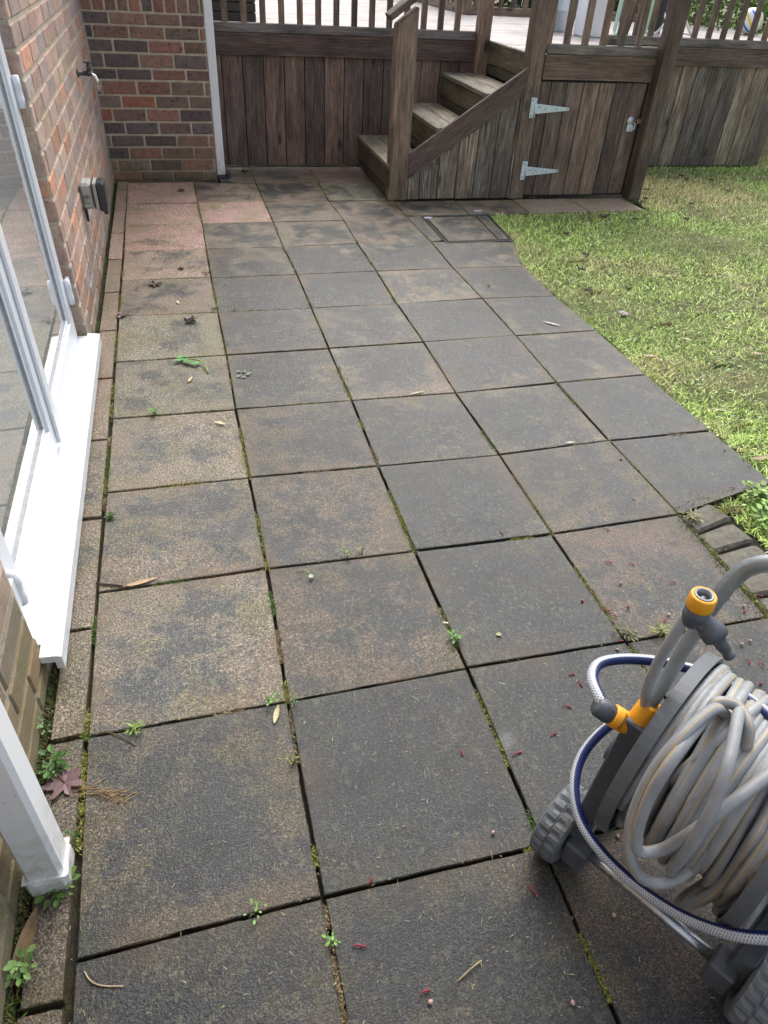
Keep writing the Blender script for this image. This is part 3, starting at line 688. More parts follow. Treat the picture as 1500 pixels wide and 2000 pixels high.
def brick(mb, org, u, nrm, a0, a1, z0, z1, pal, spot, proud=0.0):
    w_ = a1-a0; 
    if w_ < .02: return
    R = Matrix((u, -nrm, Vector((0, 0, 1)))).transposed()
    c = org + u*((a0+a1)/2+random.uniform(-.0015, .0015)) + Vector((0, 0, (z0+z1)/2)) - nrm*(.030-proud-random.uniform(0, .0025))
    tl = random.uniform(-.012, .012)
    mb.cbox(c, (w_-JB+random.uniform(-.002, .002), .06, z1-z0-JB), R @ Matrix.Rotation(tl, 3, 'Y'), random.uniform(.003, .006), brick_col(pal, spot))
# left wall: local u = +Y from y=-7, face normal +X
mbw = MB(); org = Vector((-.1, -7.0, 0)); u = Vector((0, 1, 0)); nrm = Vector((1, 0, 0))
D0, D1, DZ = -4.395, -2.685, 2.12
zl = list(zs[:-1]) + [1.008]; z = 1.008
while z < 2.7: z += .078; zl.append(z)
for r_ in range(len(zl)-1):
    z0, z1 = zl[r_], zl[r_+1]; a = -random.choice((.0, .11)) - (.112 if r_ % 2 else 0)
    while a < 7.11:
        b = a+.225; y0, y1 = max(0, a)-7, min(7.11, b)-7
        segs = [(y0, y1)]
        if z0 < DZ and z1 > .06:
            segs = []
            if y0 < D0: segs.append((y0, min(y1, D0)))
            if y1 > D1: segs.append((max(y0, D1), y1))
        for (p0, p1) in segs: brick(mbw, org, u, nrm, p0+7, p1+7, z0, z1, PALL, .15)
        a = b
# reveals (brick ends seen beside the door frame)
for (yc, s_) in ((D1, -1), (D0, 1)):
    for r_ in range(1, len(zl)-1):
        z0, z1 = zl[r_], zl[r_+1]
        if z0 > DZ: break
        R = Matrix.Identity(3)
        mbw.cbox((-.155, yc-s_*.031, (z0+z1)/2), (.09, .06, z1-z0-JB), R, .004, brick_col(PALL, .2))
LEAN[0] = .022      # the old side wall is a little out of plumb
wl = mbw.build('wall', M['brick'], house)
wl['label'] = 'long brick wall with buff joints beside the glazed doors'
mbm = MB()
def mbox(mb, a, b): mb.cbox([(x+y)/2 for x, y in zip(a, b)], [abs(y-x) for x, y in zip(a, b)], None, .001)
mbox(mbm, (-.40, -7, -.05), (-.1035, D0-.007, 2.7)); mbox(mbm, (-.40, D1+.007, -.05), (-.1035, .40, 2.7))
mbox(mbm, (-.40, D0-.005, DZ), (-.1036, D1+.005, 2.698)); mbox(mbm, (-.40, D0-.004, -.05), (-.1037, D1+.004, .072))
mbm.build('mortar', M['mortar'], house); mbm = MB(); LEAN[0] = 0.0
# back pier
mbp = MB(); org = Vector((-.13, .11, 0)); u = Vector((1, 0, 0)); nrm = Vector((0, -1, 0))
for r_ in range(len(zs)-1):
    z0, z1 = zs[r_], zs[r_+1]; off = [.06, .13, .06, .17][r_ % 4] if r_ > 1 else .15*r_
    a = -off; W = .755
    while a < W:
        b = a+.222; brick(mbp, org, u, nrm, max(a, 0), min(b, W), z0, z1, PAL, 1.0 if r_ > 0 else .3, proud=.006 if r_ == 0 else 0)
        a = b
a = 0
while a < .755: brick(mbp, org, u, nrm, a, min(a+.0735, .755), 1.003, 1.22, PAL, .9); a += .0735
z = 1.22
for r_ in range(19):
    a = -.11*(r_ % 2)
    while a < .755: brick(mbp, org, u, nrm, max(a, 0), min(a+.222, .755), z, z+.078, PAL, 1.0); a += .222
    z += .078
# return of the pier on its right side
org2 = Vector((.625, .11, 0)); 
for r_ in range(34):
    z0 = r_*.078; a = 0.0
    for (q0, q1) in (((0, .20), (.20, .40)) if r_ % 2 else ((0, .10), (.10, .32), (.32, .40))):
        brick(mbp, org2, Vector((0, 1, 0)), Vector((1, 0, 0)), q0+.005, q1, z0, z0+.078, PAL, .8)
wp = mbp.build('pier', M['brick'], house); wp['label'] = 'short end wall of dark speckled bricks with an upright course near the top'
mbox(mbm, (-.19, .1135, -.05), (.6215, .51, 2.7))
mbm.build('mortar', M['mortar'], house)

# ------------------------------------------------------------------ glazed doors (part of the house)
LEAN[0] = .022
XF = -.147      # outer face of the frame
door = bpy.data.objects.new('glazed_door', None); COL.objects.link(door); door.parent = house; door.location = Vector((XF, -3.55, 0))-Vector(house.location)
door['label'] = 'pair of white framed glass doors over a white threshold'
def prof_bar(mb, y0, y1, z0, z1, x, depth=.05, step=.0):
    mbox(mb, (x-depth, y0, z0), (x, y1, z1))
sill = MB()
mbox(sill, (-.175, D0+.006, .074), (-.098, D1-.006, .096)); mbox(sill, (-.0985, -4.43, .0742), (-.058, -2.662, .0958)); mbox(sill, (-.068, -4.4305, .052), (-.0505, -2.6615, .0945))
for vv in range(len(sill.v)):   # slight fall to the front
    x, y, z = sill.v[vv]
    sill.v[vv] = (x, y, z-(x+.147)*.09)
sill.build('sill', M['upvc'], door)
fr = MB()
mbox(fr, (-.21, D0+.004, .09), (XF, D0+.055, 2.11)); mbox(fr, (-.21, D1-.055, .09), (XF, D1-.004, 2.11))
mbox(fr, (-.21, D0+.055, 2.06), (XF, D1-.055, 2.11)); mbox(fr, (-.21, D0+.055, .09), (XF+.001, D1-.055, .125))
mbox(fr, (XF, D0+.02, .091), (XF+.014, D1-.02, .108))
fr.build('frame', M['upvc'], door)
MID = -3.53
gp = MB(); gk = MB()
for (y0, y1, sgn) in ((D0+.05, MID-.006, -1), (MID+.006, D1-.05, 1)):
    sh = MB(); x = XF+.020; W = .072
    def bar(ya, yb, za, zb):
        mbox(sh, (x-.06, ya, za), (x, yb, zb))
    z0, z1 = .118, 2.06
    bar(y0, y0+W, z0, z1); bar(y1-W, y1, z0, z1); bar(y0+W, y1-W, z0, z0+W+.01); bar(y0+W, y1-W, z1-W, z1)
    # glazing bead, sloped
    for (ya, yb, za, zb) in ((y0+W, y0+W+.018, z0+W+.01, z1-W), (y1-W-.018, y1-W, z0+W+.01, z1-W), (y0+W+.018, y1-W-.018, z0+W+.01, z0+W+.03), (y0+W+.018, y1-W-.018, z1-W-.018, z1-W)):
        mbox(sh, (x-.05, ya, za), (x-.009, yb, zb))
    sh_o = sh.build('sash', M['upvc'], door)
    for (ya, yb, za, zb) in ((y0+W+.018, y0+W+.0192, z0+W+.03, z1-W-.018), (y1-W-.0192, y1-W-.018, z0+W+.03, z1-W-.018), (y0+W+.0192, y1-W-.0192, z0+W+.03, z0+W+.0312)):
        mbox(gk, (x-.04, ya, za), (x-.0115, yb, zb))
    g = MB(); mbox(g, (x-.034, y0+W+.012, z0+W+.02), (x-.018, y1-W-.012, z1-W-.012)); g.build('glass_pane', M['glass'], door)
# meeting-stile cover
mc_ = MB(); mbox(mc_, (XF+.021, MID-.024, .122), (XF+.031, MID+.024, 2.055)); mc_.build('cover_strip', M['upvc'], door)
gk.build('gasket', M['gasket'], door)
def hinge(y, z, s):
    h = MB(); x = XF+.021
    h.cbox((x+.007, y-s*.03, z), (.014, .042, .082), None, .005); h.cbox((XF+.0075, y+s*.028, z-.006), (.015, .035, .085), None, .005)
    h.lathe([(0, 0), (0, .012), (.03, .0135), (.032, .0125), (.06, .0125), (.062, .0135), (.095, .012), (.097, 0)], (x+.010, y, z-.05), (0, 0, 1), 16)
    o = h.build('hinge', M['upvc'], door)
for z in (.30, .98, 1.8): hinge(D1-.052, z, -1); 
for z in (.24, .98, 1.8): hinge(D0+.052, z, 1)

# ------------------------------------------------------------------ tap, socket, drain pipes
TAPW = P(150, 142, -.1, 0)
tap = thing('garden_tap', (-.1, -.93, .76), 'dark tarnished outdoor tap with short silver spout on the brick wall', 'tap')
t = MB(); o = Vector((-.1, -1.02, .79))
o = P(158, 143, -.095, 0)
t.lathe([(0, 0), (0, .022), (.006, .022), (.008, .011), (.045, .011), (.047, .014), (.07, .014), (.075, .0)], o, (1, 0, 0), 16)
t.tube([o+Vector((.055, 0, -.005)), o+Vector((.062, .0, .02)), o+Vector((.064, 0, .042))], .011, 12)
b1 = t.build('body', M['tapmetal'], tap)
t = MB(); t.tube([o+Vector((.06, 0, .0)), o+Vector((.085, 0, -.012)), o+Vector((.094, 0, -.034)), o+Vector((.095, 0, -.06))], .010, 12); t.lathe([(0, .0125), (.014, .0125), (.016, .009), (.034, .009), (.034, 0)], o+Vector((.095, 0, -.05)), (0, 0, -1), 14); t.build('spout', M['chrome'], tap)
t = MB(); t.cbox(o+Vector((.064, 0, .05)), (.05, .010, .008), None, .003); t.lathe([(0, .006), (.016, .008), (.018, 0)], o+Vector((.064, 0, .036)), (0, 0, 1), 10); t.build('handle', M['tapmetal'], tap)
S0 = P(148, 352, -.1, 0)
sk = thing('outdoor_socket', (-.1, S0.y, .42), 'grey weatherproof socket box with dark lid on the brick wall', 'socket')
SY = -1.86; SZ = .43
t = MB(); t.cbox((-.0725, SY, SZ), (.052, .115, .115), None, .012); t.build('box', M['boxgrey'], sk)
t = MB(); t.cbox((-.0425, SY, SZ), (.006, .110, .110), None, .001); t.build('seal', M['boxdark'], sk)
t = MB(); t.cbox((-.0325, SY, SZ), (.014, .116, .116), None, .006); t.build('collar', M['boxgrey'], sk)
t = MB(); t.cbox((-.008, SY, SZ-.006), (.036, .112, .128), None, .014); t.cbox((-.004, SY, SZ-.078), (.018, .03, .03), None, .004); t.build('lid', M['boxdark'], sk)
t = MB()
ci = [Vector((-.0725+.016*math.cos(q), SY-.0583, SZ-.012+.018*math.sin(q))) for q in np.linspace(.5, 5.6, 14)]
t.tube(ci, .0012, 5); t.tube([Vector((-.085, SY-.0583, SZ-.002)), Vector((-.062, SY-.0583, SZ-.006))], .0012, 5); t.tube([Vector((-.07, SY-.0583, SZ+.008)), Vector((-.074, SY-.0583, SZ-.016))], .0012, 5)
t.build('marking', M['boxdark'], sk)
t = MB(); t.tube([Vector((-.094, SY, SZ-.055)), Vector((-.094, SY+.01, SZ-.11)), Vector((-.097, SY+.012, SZ-.13))], .006, 8); t.build('cable_stub', M['boxdark'], sk)

LEAN[0] = 0.0
dp = thing('drain_pipe', (.655, .15, 0), 'slim white square downpipe at the corner of the brick pier and timber cladding', 'downpipe', )
t = MB(); t.cbox((.6555, .135, 1.36), (.058, .05, 2.66), None, .006); t.build('pipe', M['pipe'], dp)
t = MB(); t.cbox((.705, .16, .022), (.035, .05, .045), None, .006); t.cbox((.655, .135, .012), (.062, .056, .03), None, .004); t.build('gully_shoe', M['boxdark'], dp)
dp = thing('drain_pipe', (-.04, -4.9, 0), 'thick white square downpipe with collared foot in the near left corner', 'downpipe')
t = MB(); t.cbox((-.0445, -4.905, 1.34), (.067, .067, 2.6), None, .008); t.build('pipe', M['pipe'], dp)
t = MB(); t.cbox((-.0445, -4.905, .028), (.076, .076, .056), None, .009); t.cbox((-.0445, -4.905, .0575), (.0765, .0765, .003), None, .001); t.build('collar', M['pipe'], dp)

# ------------------------------------------------------------------ decking
deck = thing('timber_decking', (2.7, .48, 0), 'raised weathered timber deck with boarded sides, balusters, steps and a store door', 'decking')
def vboards(name, mat, x0, x1, y, z0, z1f, pitch=.150, gap=.005, th=.02, xfirst=None, rnd=None, parent=deck):
    mb = MB(); x = xfirst if xfirst is not None else x0
    while x < x1-.01:
        a, b = max(x, x0), min(x+pitch, x1)
        if b-a > .012:
            zt = z1f(a+gap, b-gap) if callable(z1f) else (z1f, z1f)
            h = (max(zt)+z0)/2; hh = max(zt)-z0
            dz0, dz1 = zt[0]-max(zt), zt[1]-max(zt); w_ = b-a-gap
            def sh(q, hh=hh, dz0=dz0, dz1=dz1, w_=w_):
                if q[2] > 0: q = [q[0], q[1], q[2]+(dz0 if q[0] < 0 else dz1)]
                return q
            mb.cbox(((a+b)/2, y+th/2+random.uniform(0, .003), z0+hh/2+random.uniform(0, .004)), (w_, th, hh), None, .0035, (random.random(), rnd(a) if rnd else random.random()**2*.4, 0, 1), shear=sh)
            for zz in (max(zt)-.075 if max(zt)-z0 > .3 else None, z0+.075):
                if zz is None or b-a < .08: continue
                for fx in (.27, .73):
                    mb.lathe([(0, .0034), (.0012, .0026), (.0014, 0)], (a+(b-a)*fx+random.uniform(-.004, .004), y+.0005, zz+random.uniform(-.006, .006)), (0, -1, 0), 7, col=(.5, 0, 1, 1))
        x += pitch
    return mb.build(name, mat, parent)
bk = MB(); mbox(bk, (.66, .505, 0.01), (2.75, .53, .86)); mbox(bk, (1.93, -.485, .01), (2.72, -.47, .11)); mbox(bk, (3.70, .455, .01), (5.53, .475, .86)); bk.build('backing', M['dark'], deck)
vboards('cladding', M['wood'], .70, 2.70, .478, .012, .76, xfirst=.737-.15, pitch=.1515, rnd=lambda a: .55 if a > 1.6 else (.15 if a > 1.2 else 0.02))
def fascia(x0, x1, y, z0, z1, name='fascia_board', mat=None):
    mb = MB(); c = random.random()*.4+.3; col = (c, .1, 0, 1)
    mb.cbox(((x0+x1)/2, y+.016, (z0+z1)/2), (x1-x0, .024, z1-z0), None, .002, col)
    n = int((z1-z0)/.0104); st = (z1-z0)/n; off = random.random()*30
    for i in range(n):
        if i in (1,) : pass
        hh = st*.5 if 0 < i < n-1 else st*.9
        o = len(mb.v); mb.cbox(((x0+x1)/2, y+.0025, z0+st*(i+.5)), (x1-x0, .006, hh), None, .0012, col)
        for q in range(o, len(mb.v)): mb.lc[q] = (mb.v[q][0]+off, mb.v[q][2], mb.v[q][1])
    return mb.build(name, mat or M['wood'], deck)
fascia(.70, 2.665, .452, .752, .884)
def ledge(x0, x1, y, z0, z1, dp_=.045):
    mb = MB(); mb.cbox(((x0+x1)/2, y+dp_/2, (z0+z1)/2), (x1-x0, dp_, z1-z0), None, .006, (.5, .3, 0, 1)); return mb.build('kick_board', M['ledge'], deck)
ledge(.70, 2.66, .447, .886, .946)
def baluster(x, y, z0, z1=1.85, w=.040, d=.035):
    mb = MB(); mb.cbox((x, y, (z0+z1)/2), (w, d, z1-z0), None, .003); return mb.build('baluster', M['post'], deck)
for i in range(16):
    x = .655+.1323*i
    if x < 2.63: baluster(x, .4745, .92)
# hand rails up top (above the photo)
mb = MB(); mb.cbox((1.68, .47, 1.87), (1.95, .07, .045), None, .006); mb.build('handrail', M['post'], deck)
# posts
def post(x, y, z0, z1, w=.1, d=.1, name='post'):
    mb = MB(); mb.cbox((x, y, (z0+z1)/2), (w, d, z1-z0), None, .006); return mb.build(name, M['post'], deck)
post(2.705, .435, .64, 1.95, .095, .10)
post(2.742, -.464, 0, 1.95, .108, .108)
post(3.675, -.56, 0, 1.95, .10, .105)
# newel with sloping rail
mb = MB(); mb.cbox((1.836, -.465, .545), (.138, .095, 1.09), None, .008, shear=lambda q: [q[0], q[1], q[2]+(q[0]*.7 if q[2] > 0 else 0)])
mb.build('newel_post', M['post'], deck)
mb = MB(); d = Vector((.78, 0, .55)).normalized(); R = Matrix((d, Vector((0, 1, 0)), d.cross(Vector((0, 1, 0))))).transposed()
A = Vector((1.735, -.47, 1.085)); mb.cbox(A+d*.55, (1.14, .125, .036), R, .004); mb.build('stair_rail', M['post'], deck)
# steps
tr = [(1.77, .235), (2.10, .465), (2.43, .675)]
for (x, z) in tr:
    mb = MB(); w_ = .155
    for q in range(2): mb.cbox((x-.012+w_*(q+.5)+q*.006, -.012, z-.015), (w_, .96, .03), None, .004, (.4+.3*q, .4, 0, 1))
    mb.build('tread', M['tread'], deck)
    mb = MB(); lo = z-.23 if x > 1.8 else .012
    mb.cbox((x+.008, -.02, z-.03-.066), (.024, .98, .132), None, .007, (.5, 0, 0, 1)); mb.cbox((x+.014, -.02, (z-.165+lo)/2), (.02, .98, max(.02, z-.165-lo)), None, .006, (.2, 0, 0, 1)); mb.build('riser', M['riser'], deck)
mb = MB(); mb.cbox((2.757, -.02, .825), (.024, .98, .145), None, .007, (.6, .2, 0, 1)); mb.cbox((2.763, -.02, .715), (.02, .98, .07), None, .005, (.2, 0, 0, 1)); mb.build('riser', M['riser'], deck)
# side of the steps
def top_side(a, b):
    f = lambda x: min(.70, .155+(x-1.9)*.685); return (f(a), f(b))
vboards('step_cladding', M['wood_side'], 1.905, 2.69, -.508, .004, top_side, pitch=.136, rnd=lambda a: .75, xfirst=1.905-.05)
mb = MB(); A, B = Vector((1.900, -.517, .2265)), Vector((2.692, -.517, .755)); d = (B-A); L = d.length
sl = d.z/d.x
n = 15; hh = .165
mb.cbox(((A+B)/2)+Vector((0, .010, 0)), (d.x, .02, hh), None, .001, (.45, .1, 0, 1), shear=lambda q: [q[0], q[1], q[2]+q[0]*sl])
for i in range(n):
    o = len(mb.v); zz = -hh/2+hh*(i+.5)/n; h1 = hh/n*(.6 if 0 < i < n-1 else 1.0)
    mb.cbox(((A+B)/2)+Vector((0, -.0005, zz)), (d.x-.002, .006, h1), None, .001, (.45, .1, 0, 1), shear=lambda q: [q[0], q[1], q[2]+q[0]*sl])
    for q in range(o, len(mb.v)): 
        v_ = mb.v[q]; mb.lc[q] = (v_[0]*1.2, v_[2]-v_[0]*sl, v_[1])
mb.build('stringer', M['wood'], deck)
# store door in the side of the deck
gx0, gx1, gy = 2.803, 3.618, -.512
gate = bpy.data.objects.new('store_door', None); COL.objects.link(gate); gate.parent = deck; gate.location = Vector((gx0, gy, 0))-Vector(deck.location)
gate['label'] = 'low boarded store door with two pale strap hinges and a hasp'
g_ = vboards('boards', M['wood'], gx0, gx1, gy+.002, .022, .752, pitch=.124, xfirst=gx0-.05, rnd=lambda a: .5, parent=gate)
mb = MB(); mbox(mb, (gx0, gy+.026, .012), (gx1+.03, gy+.046, .76)); mb.build('backing', M['dark'], gate)
mb = MB(); mbox(mb, (2.797, gy+.005, .0), (2.803, gy+.03, .76)); mb.build('jamb_strip', M['wood_side'], gate)
def strap(x, z, L):
    mb = MB(); y = gy-.0095
    V = [(x+.022, y, z-.032), (x+.022+L, y, z-.009), (x+.030+L, y, z), (x+.022+L, y, z+.009), (x+.022, y, z+.032)]
    V2 = [(a, y+.004, c) for a, b, c in V]
    mb.add(V+V2, [(0, 1, 2, 3, 4), (9, 8, 7, 6, 5)]+[(i, i+5, (i+1) % 5+5, (i+1) % 5) for i in range(5)])
    mb.cbox((x-.004, y-.002, z+.005), (.030, .004, .125), None, .001)
    mb.tube([Vector((x+.016, y-.003, z-.058)), Vector((x+.016, y-.003, z+.066))], .0065, 10)
    o = mb.build('strap_hinge', M['zinc'], gate)
    for q in (.05, .10, .18, L+.012): s_ = MB(); s_.lathe([(0, .0045), (.002, .003), (.002, 0)], (x+q, y-.0002, z+(.008 if q in (.05,) else -.001)), (0, -1, 0), 8); s_.build('screw', M['boxdark'], o)
    for q in (-.04, .05): s_ = MB(); s_.lathe([(0, .004), (.002, .003), (.002, 0)], (x-.006, y-.0042, z+q), (0, -1, 0), 8); s_.build('screw', M['boxdark'], o)
strap(2.762, .592, .25); strap(2.768, .192, .25)
mb = MB(); lx, lz = 3.545, .505
mb.lathe([(0, 0), (.0, .027), (.006, .027), (.008, 0)], (lx, gy-.001, lz+.018), (0, -1, 0), 18); mb.cbox((lx+.002, gy-.006, lz-.028), (.042, .008, .045), None, .003)
mb.cbox((lx+.018, gy-.012, lz-.03), (.012, .018, .042), None, .003); mb.tube([Vector((lx+.012, gy-.02, lz-.045)), Vector((lx+.034, gy-.022, lz-.03)), Vector((lx+.036, gy-.02, lz+.0)), Vector((lx+.018, gy-.018, lz+.006))], .004, 8)
mb.build('hasp', M['zinc'], gate)
mb = MB(); mb.cbox((lx+.062, gy-.018, lz+.016), (.042, .024, .030), None, .004); mb.tube([Vector((lx+.045, gy-.018, lz+.004)), Vector((lx+.03, gy-.018, lz-.006)), Vector((lx+.03, gy-.018, lz+.022)), Vector((lx+.045, gy-.018, lz+.026))], .003, 8); mb.build('padlock', M['brass'], gate)
fascia(2.797, 3.626, -.530, .768, .911); ledge(2.797, 3.626, -.537, .913, .972)
for i in range(7):
    x = 2.805+.1335*i
    if 2.78 < x < 3.6: baluster(x, -.505, .94)
mb = MB(); mb.cbox((3.2, -.51, 1.87), (.85, .07, .045), None, .006); mb.build('handrail', M['post'], deck)
# right-hand side
vboards('cladding', M['wood_side'], 3.70, 5.50, .430, .0, .79, pitch=.142, rnd=lambda a: .7, xfirst=3.66)
post(5.53, .47, 0, .97, .085, .085); 
fascia(3.73, 6.4, .408, .772, .898); ledge(3.73, 6.4, .402, .900, .962)
for i in range(19):
    x = 3.86+.1345*i; baluster(x, .43, .94)
mb = MB(); mb.cbox((5.05, .43, 1.87), (2.7, .07, .045), None, .006); mb.build('handrail', M['post'], deck)
# floor
fl = MB(); x = .64
y = .49
while y < 6.6:
    x1 = 6.4 if y < 2.85 else 3.42
    fl.cbox(((.40+x1)/2, y+.07, .886), (x1-.40, .139, .026), None, .003, (random.uniform(.35, .65), .4, 0, 1)); y += .1435
for y0, y1, x0, x1 in ((-.50, .485, 2.745, 3.70),):
    y = y0
    while y < y1-.02:
        fl.cbox(((x0+x1)/2+.012, y+.07, .886), (x1-x0, .138, .026), None, .003, (random.uniform(.35, .65), .4, 0, 1)); y += .1425
fl.build('floor', M['deck'], deck)
# far balustrade
mb = MB(); mb.cbox((4.95, 2.93, .935), (3.0, .04, .075), None, .004); mb.build('kick_board', M['post'], deck)
mb = MB(); mb.cbox((3.45, 4.75, .935), (.04, 3.6, .075), None, .004); mb.build('kick_board', M['post'], deck)
for i in range(21): baluster(3.56+i*.14, 2.93, .96, 1.85, .05, .03)
for i in range(22): baluster(3.45, 3.05+i*.16, .96, 1.85, .03, .06)
post(3.46, 2.93, .9, 1.95, .09, .09)
bb = MB(); mbox(bb, (3.40, 2.97, 0), (6.4, 3.0, .88)); bb.build('far_cladding', M['dark'], deck)

# ------------------------------------------------------------------ things standing on the deck
def lat_thing(name, label, cat, prof, org, mat, n=24):
    mb = MB(); mb.lathe(prof, org, (0, 0, 1), n); o = mb.build(name, mat, None, org); return tag(o, label, cat)
pl = MB()
for i in range(8): pl.cbox((.82+.0, 1.22, .93+i*.062), (.50, .30, .058), None, .004)
mb = pl; o = mb.build('planter_box', M['dark'], None, center_base(mb)); tag(o, 'dark boarded timber box behind the leftmost deck balusters', 'planter')
lat_thing('dustbin', 'pale grey galvanised bin on the deck behind the balusters, left of the white box', 'bin', [(0, 0), (0, .135), (.01, .14), (.15, .150), (.155, .156), (.165, .156), (.17, .152), (.44, .168), (.45, .175), (.46, .168), (.462, .0)], (3.74, 1.42, .90), M['bin'])
mb = MB(); mb.cbox((3.88, 1.0, 1.25), (.19, .22, .70), Matrix.Rotation(-.1, 3, 'Z'), .01); mb.cbox((3.88, 1.0, 1.61), (.20, .23, .02), Matrix.Rotation(-.1, 3, 'Z'), .004)
o = mb.build('storage_box', M['white'], None, center_base(mb)); tag(o, 'tall plain white box on the deck behind the balusters above the store door', 'box')
def tube_thing(name, label, cat, a, b, r, mat, group=None):
    mb = MB(); mb.tube([a, (Vector(a)+Vector(b))/2, b], r, 8); o = mb.build(name, mat, None, Vector(a)); return tag(o, label, cat, group)
for i, (px, py, lab) in enumerate(((1203, 62, 'mint green wooden slat leaning on the deck, left of the brown stick'), (1262, 66, 'mint green wooden slat leaning on the deck, right of the brown stick'))):
    a = P(px, py, .905); mb = MB(); mb.cbox(a+Vector((.0, .0, .45)), (.035, .015, .9), Matrix.Rotation(.04, 3, 'Y'), .002)
    o = mb.build('wooden_slat', M['mint'], None, a); tag(o, lab, 'slat', 'mint slats behind the balusters')
br = thing('broom', P(1215, 82, .9), 'bright green broom head with bristles standing behind the balusters above the store door', 'broom')
c = P(1214, 76, .93); mb = MB(); mb.cbox(c, (.15, .055, .045), Matrix.Rotation(.15, 3, 'Y'), .012, shear=lambda q: [q[0]*(1-.0*q[2]), q[1], q[2]+.02*(1-abs(q[0])/.08)]); mb.build('head', M['green'], br)
mb = MB(); 
for i in range(40): mb.cbox(c+Vector((random.uniform(-.07, .07), random.uniform(-.02, .02), -.03)), (.003, .003, .03), None, .0005)
mb.build('bristles', M['green'], br)
mb = MB(); mb.tube([c+Vector((.03, 0, .02)), c+Vector((.12, .05, .35)), c+Vector((.25, .1, .85))], .013, 10); mb.build('handle', M['post'], br)
mb = MB(); mb.cbox(P(1275, 66, .9)+Vector((.02, .03, .45)), (.13, .03, .9), None, .004); o = mb.build('timber_board', M['dark'], None, P(1275, 66, .9)); tag(o, 'dark upright board standing behind the balusters beside the corner post', 'board')
# folding rack with white legs
rk = thing('folding_chair', P(1380, 62, .9), 'white folding chair with crossed legs behind the right-hand balusters', 'chair')
b0 = Vector((4.92, 1.3, .9))
mb = MB()
for dy in (0, .34):
    for (xa, xb) in ((-.20, .17), (.18, -.16)): mb.tube([b0+Vector((xa, dy, .012)), b0+Vector(((xa+xb)/2, dy, .21)), b0+Vector((xb, dy, .42))], .012, 8)
mb.tube([b0+Vector((-.18, 0, .02)), b0+Vector((-.18, .34, .02))], .009, 8); mb.tube([b0+Vector((.16, 0, .02)), b0+Vector((.16, .34, .02))], .009, 8)
mb.build('legs', M['white'], rk)
mb = MB()
for i in range(5): mb.cbox(b0+Vector((-.16+.08*i, .17, .43)), (.06, .38, .016), None, .004)
mb.build('seat', M['white'], rk)
mb = MB(); mb.tube([b0+Vector((.17, 0, .42)), b0+Vector((.24, 0, .82))], .012, 8); mb.tube([b0+Vector((.17, .34, .42)), b0+Vector((.24, .34, .82))], .012, 8)
for i in range(4): mb.cbox(b0+Vector((.19+.015*i, .17, .52+.085*i)), (.012, .36, .05), None, .003)
mb.build('backrest', M['white'], rk)
# beach ball
k = NT('striped_ball'); uv = k.n('ShaderNodeTexCoord').outputs['Object']; sx = k.sep(k.mapv(uv, rot=(.5, .4, .2)))
an = k.math('FRACT', k.math('MULTIPLY', k.math('ADD', k.math('ARCTAN2', sx[1], sx[0]), 3.1416), .955))
k.set(Base_Color=k.ramp(an, [(0, (.8, .82, .85)), (.33, (.05, .16, .55)), (.5, (.8, .82, .85)), (.78, (.75, .6, .12))], 'CONSTANT'), Roughness=.35)
mb = MB(); R_ = .115; prof = [(R_*math.cos(math.pi*(1-i/14)), R_*math.sin(math.pi*i/14)) for i in range(15)]
bc = P(1458, 68, .9)+Vector((0, .0, R_)); mb.lathe(prof, (0, 0, 0), (0, 0, 1), 24); o = mb.build('beach_ball', k.m, None, (0, 0, 0)); o.location = bc; tag(o, 'white beach ball with blue and yellow stripes behind the right-hand balusters', 'ball')

# ------------------------------------------------------------------ shrubs beyond the deck
def shrub(name, label, c, size, n, base, grp=None):
    root = thing(name, Vector((c[0], c[1], -.02)), label, 'shrub', grp)
    st = MB(); 
    for q in range(7):
        a = q*.9; top = Vector((c[0]+size[0]*.35*math.cos(a), c[1]+size[1]*.35*math.sin(a), c[2]+size[2]*.2)); b = Vector((c[0], c[1], -.02))
        st.tube([b, b*.5+top*.5+Vector((.05, .03, 0)), top], lambda t: .03*(1-t)+.006, 7)
    st.build('stem', M['dark'], root)
    # leaf clumps
    K = 90; cl = rng.normal(0, .5, (K, 3)); cl /= np.maximum(1, np.linalg.norm(cl, axis=1))[:, None]*1.0
    pick = rng.integers(0, K, n); p = cl[pick]+rng.normal(0, .11, (n, 3)); p = p*np.array(size)+np.array(c); p[:, 2] = np.maximum(p[:, 2], .02)
    tone = rng.uniform(.45, 1.5, K)[pick][:, None]*rng.uniform(.7, 1.3, (n, 1)); col = np.array(base)*tone
    a = rng.normal(0, 1, (n, 3)); a /= np.linalg.norm(a, axis=1)[:, None]; b = np.cross(a, rng.normal(0, 1, (n, 3))); b /= np.linalg.norm(b, axis=1)[:, None]
    s = rng.uniform(.018, .04, (n, 1)); co = np.stack([p-a*s, p+b*s*.5, p+a*s, p-b*s*.5], 1)
    o = fast_mesh('foliage', co, [(0, 1, 2, 3)], col, M['leafy']); o.parent = root; o.location = -Vector(root.location)
shrub('shrub', 'dense dark green shrub beyond the far deck balusters', (5.0, 4.3, .9), (1.5, .9, 1.0), 16000, (.045, .10, .025))
shrub('shrub', 'bright yellow green shrub beyond the right end of the deck', (7.2, 2.6, .9), (1.2, 1.1, 1.1), 14000, (.16, .26, .06))
shrub('shrub', 'tall mid green shrub behind the right-hand deck corner', (6.6, 4.8, 1.0), (1.7, 1.2, 1.3), 16000, (.08, .16, .04))

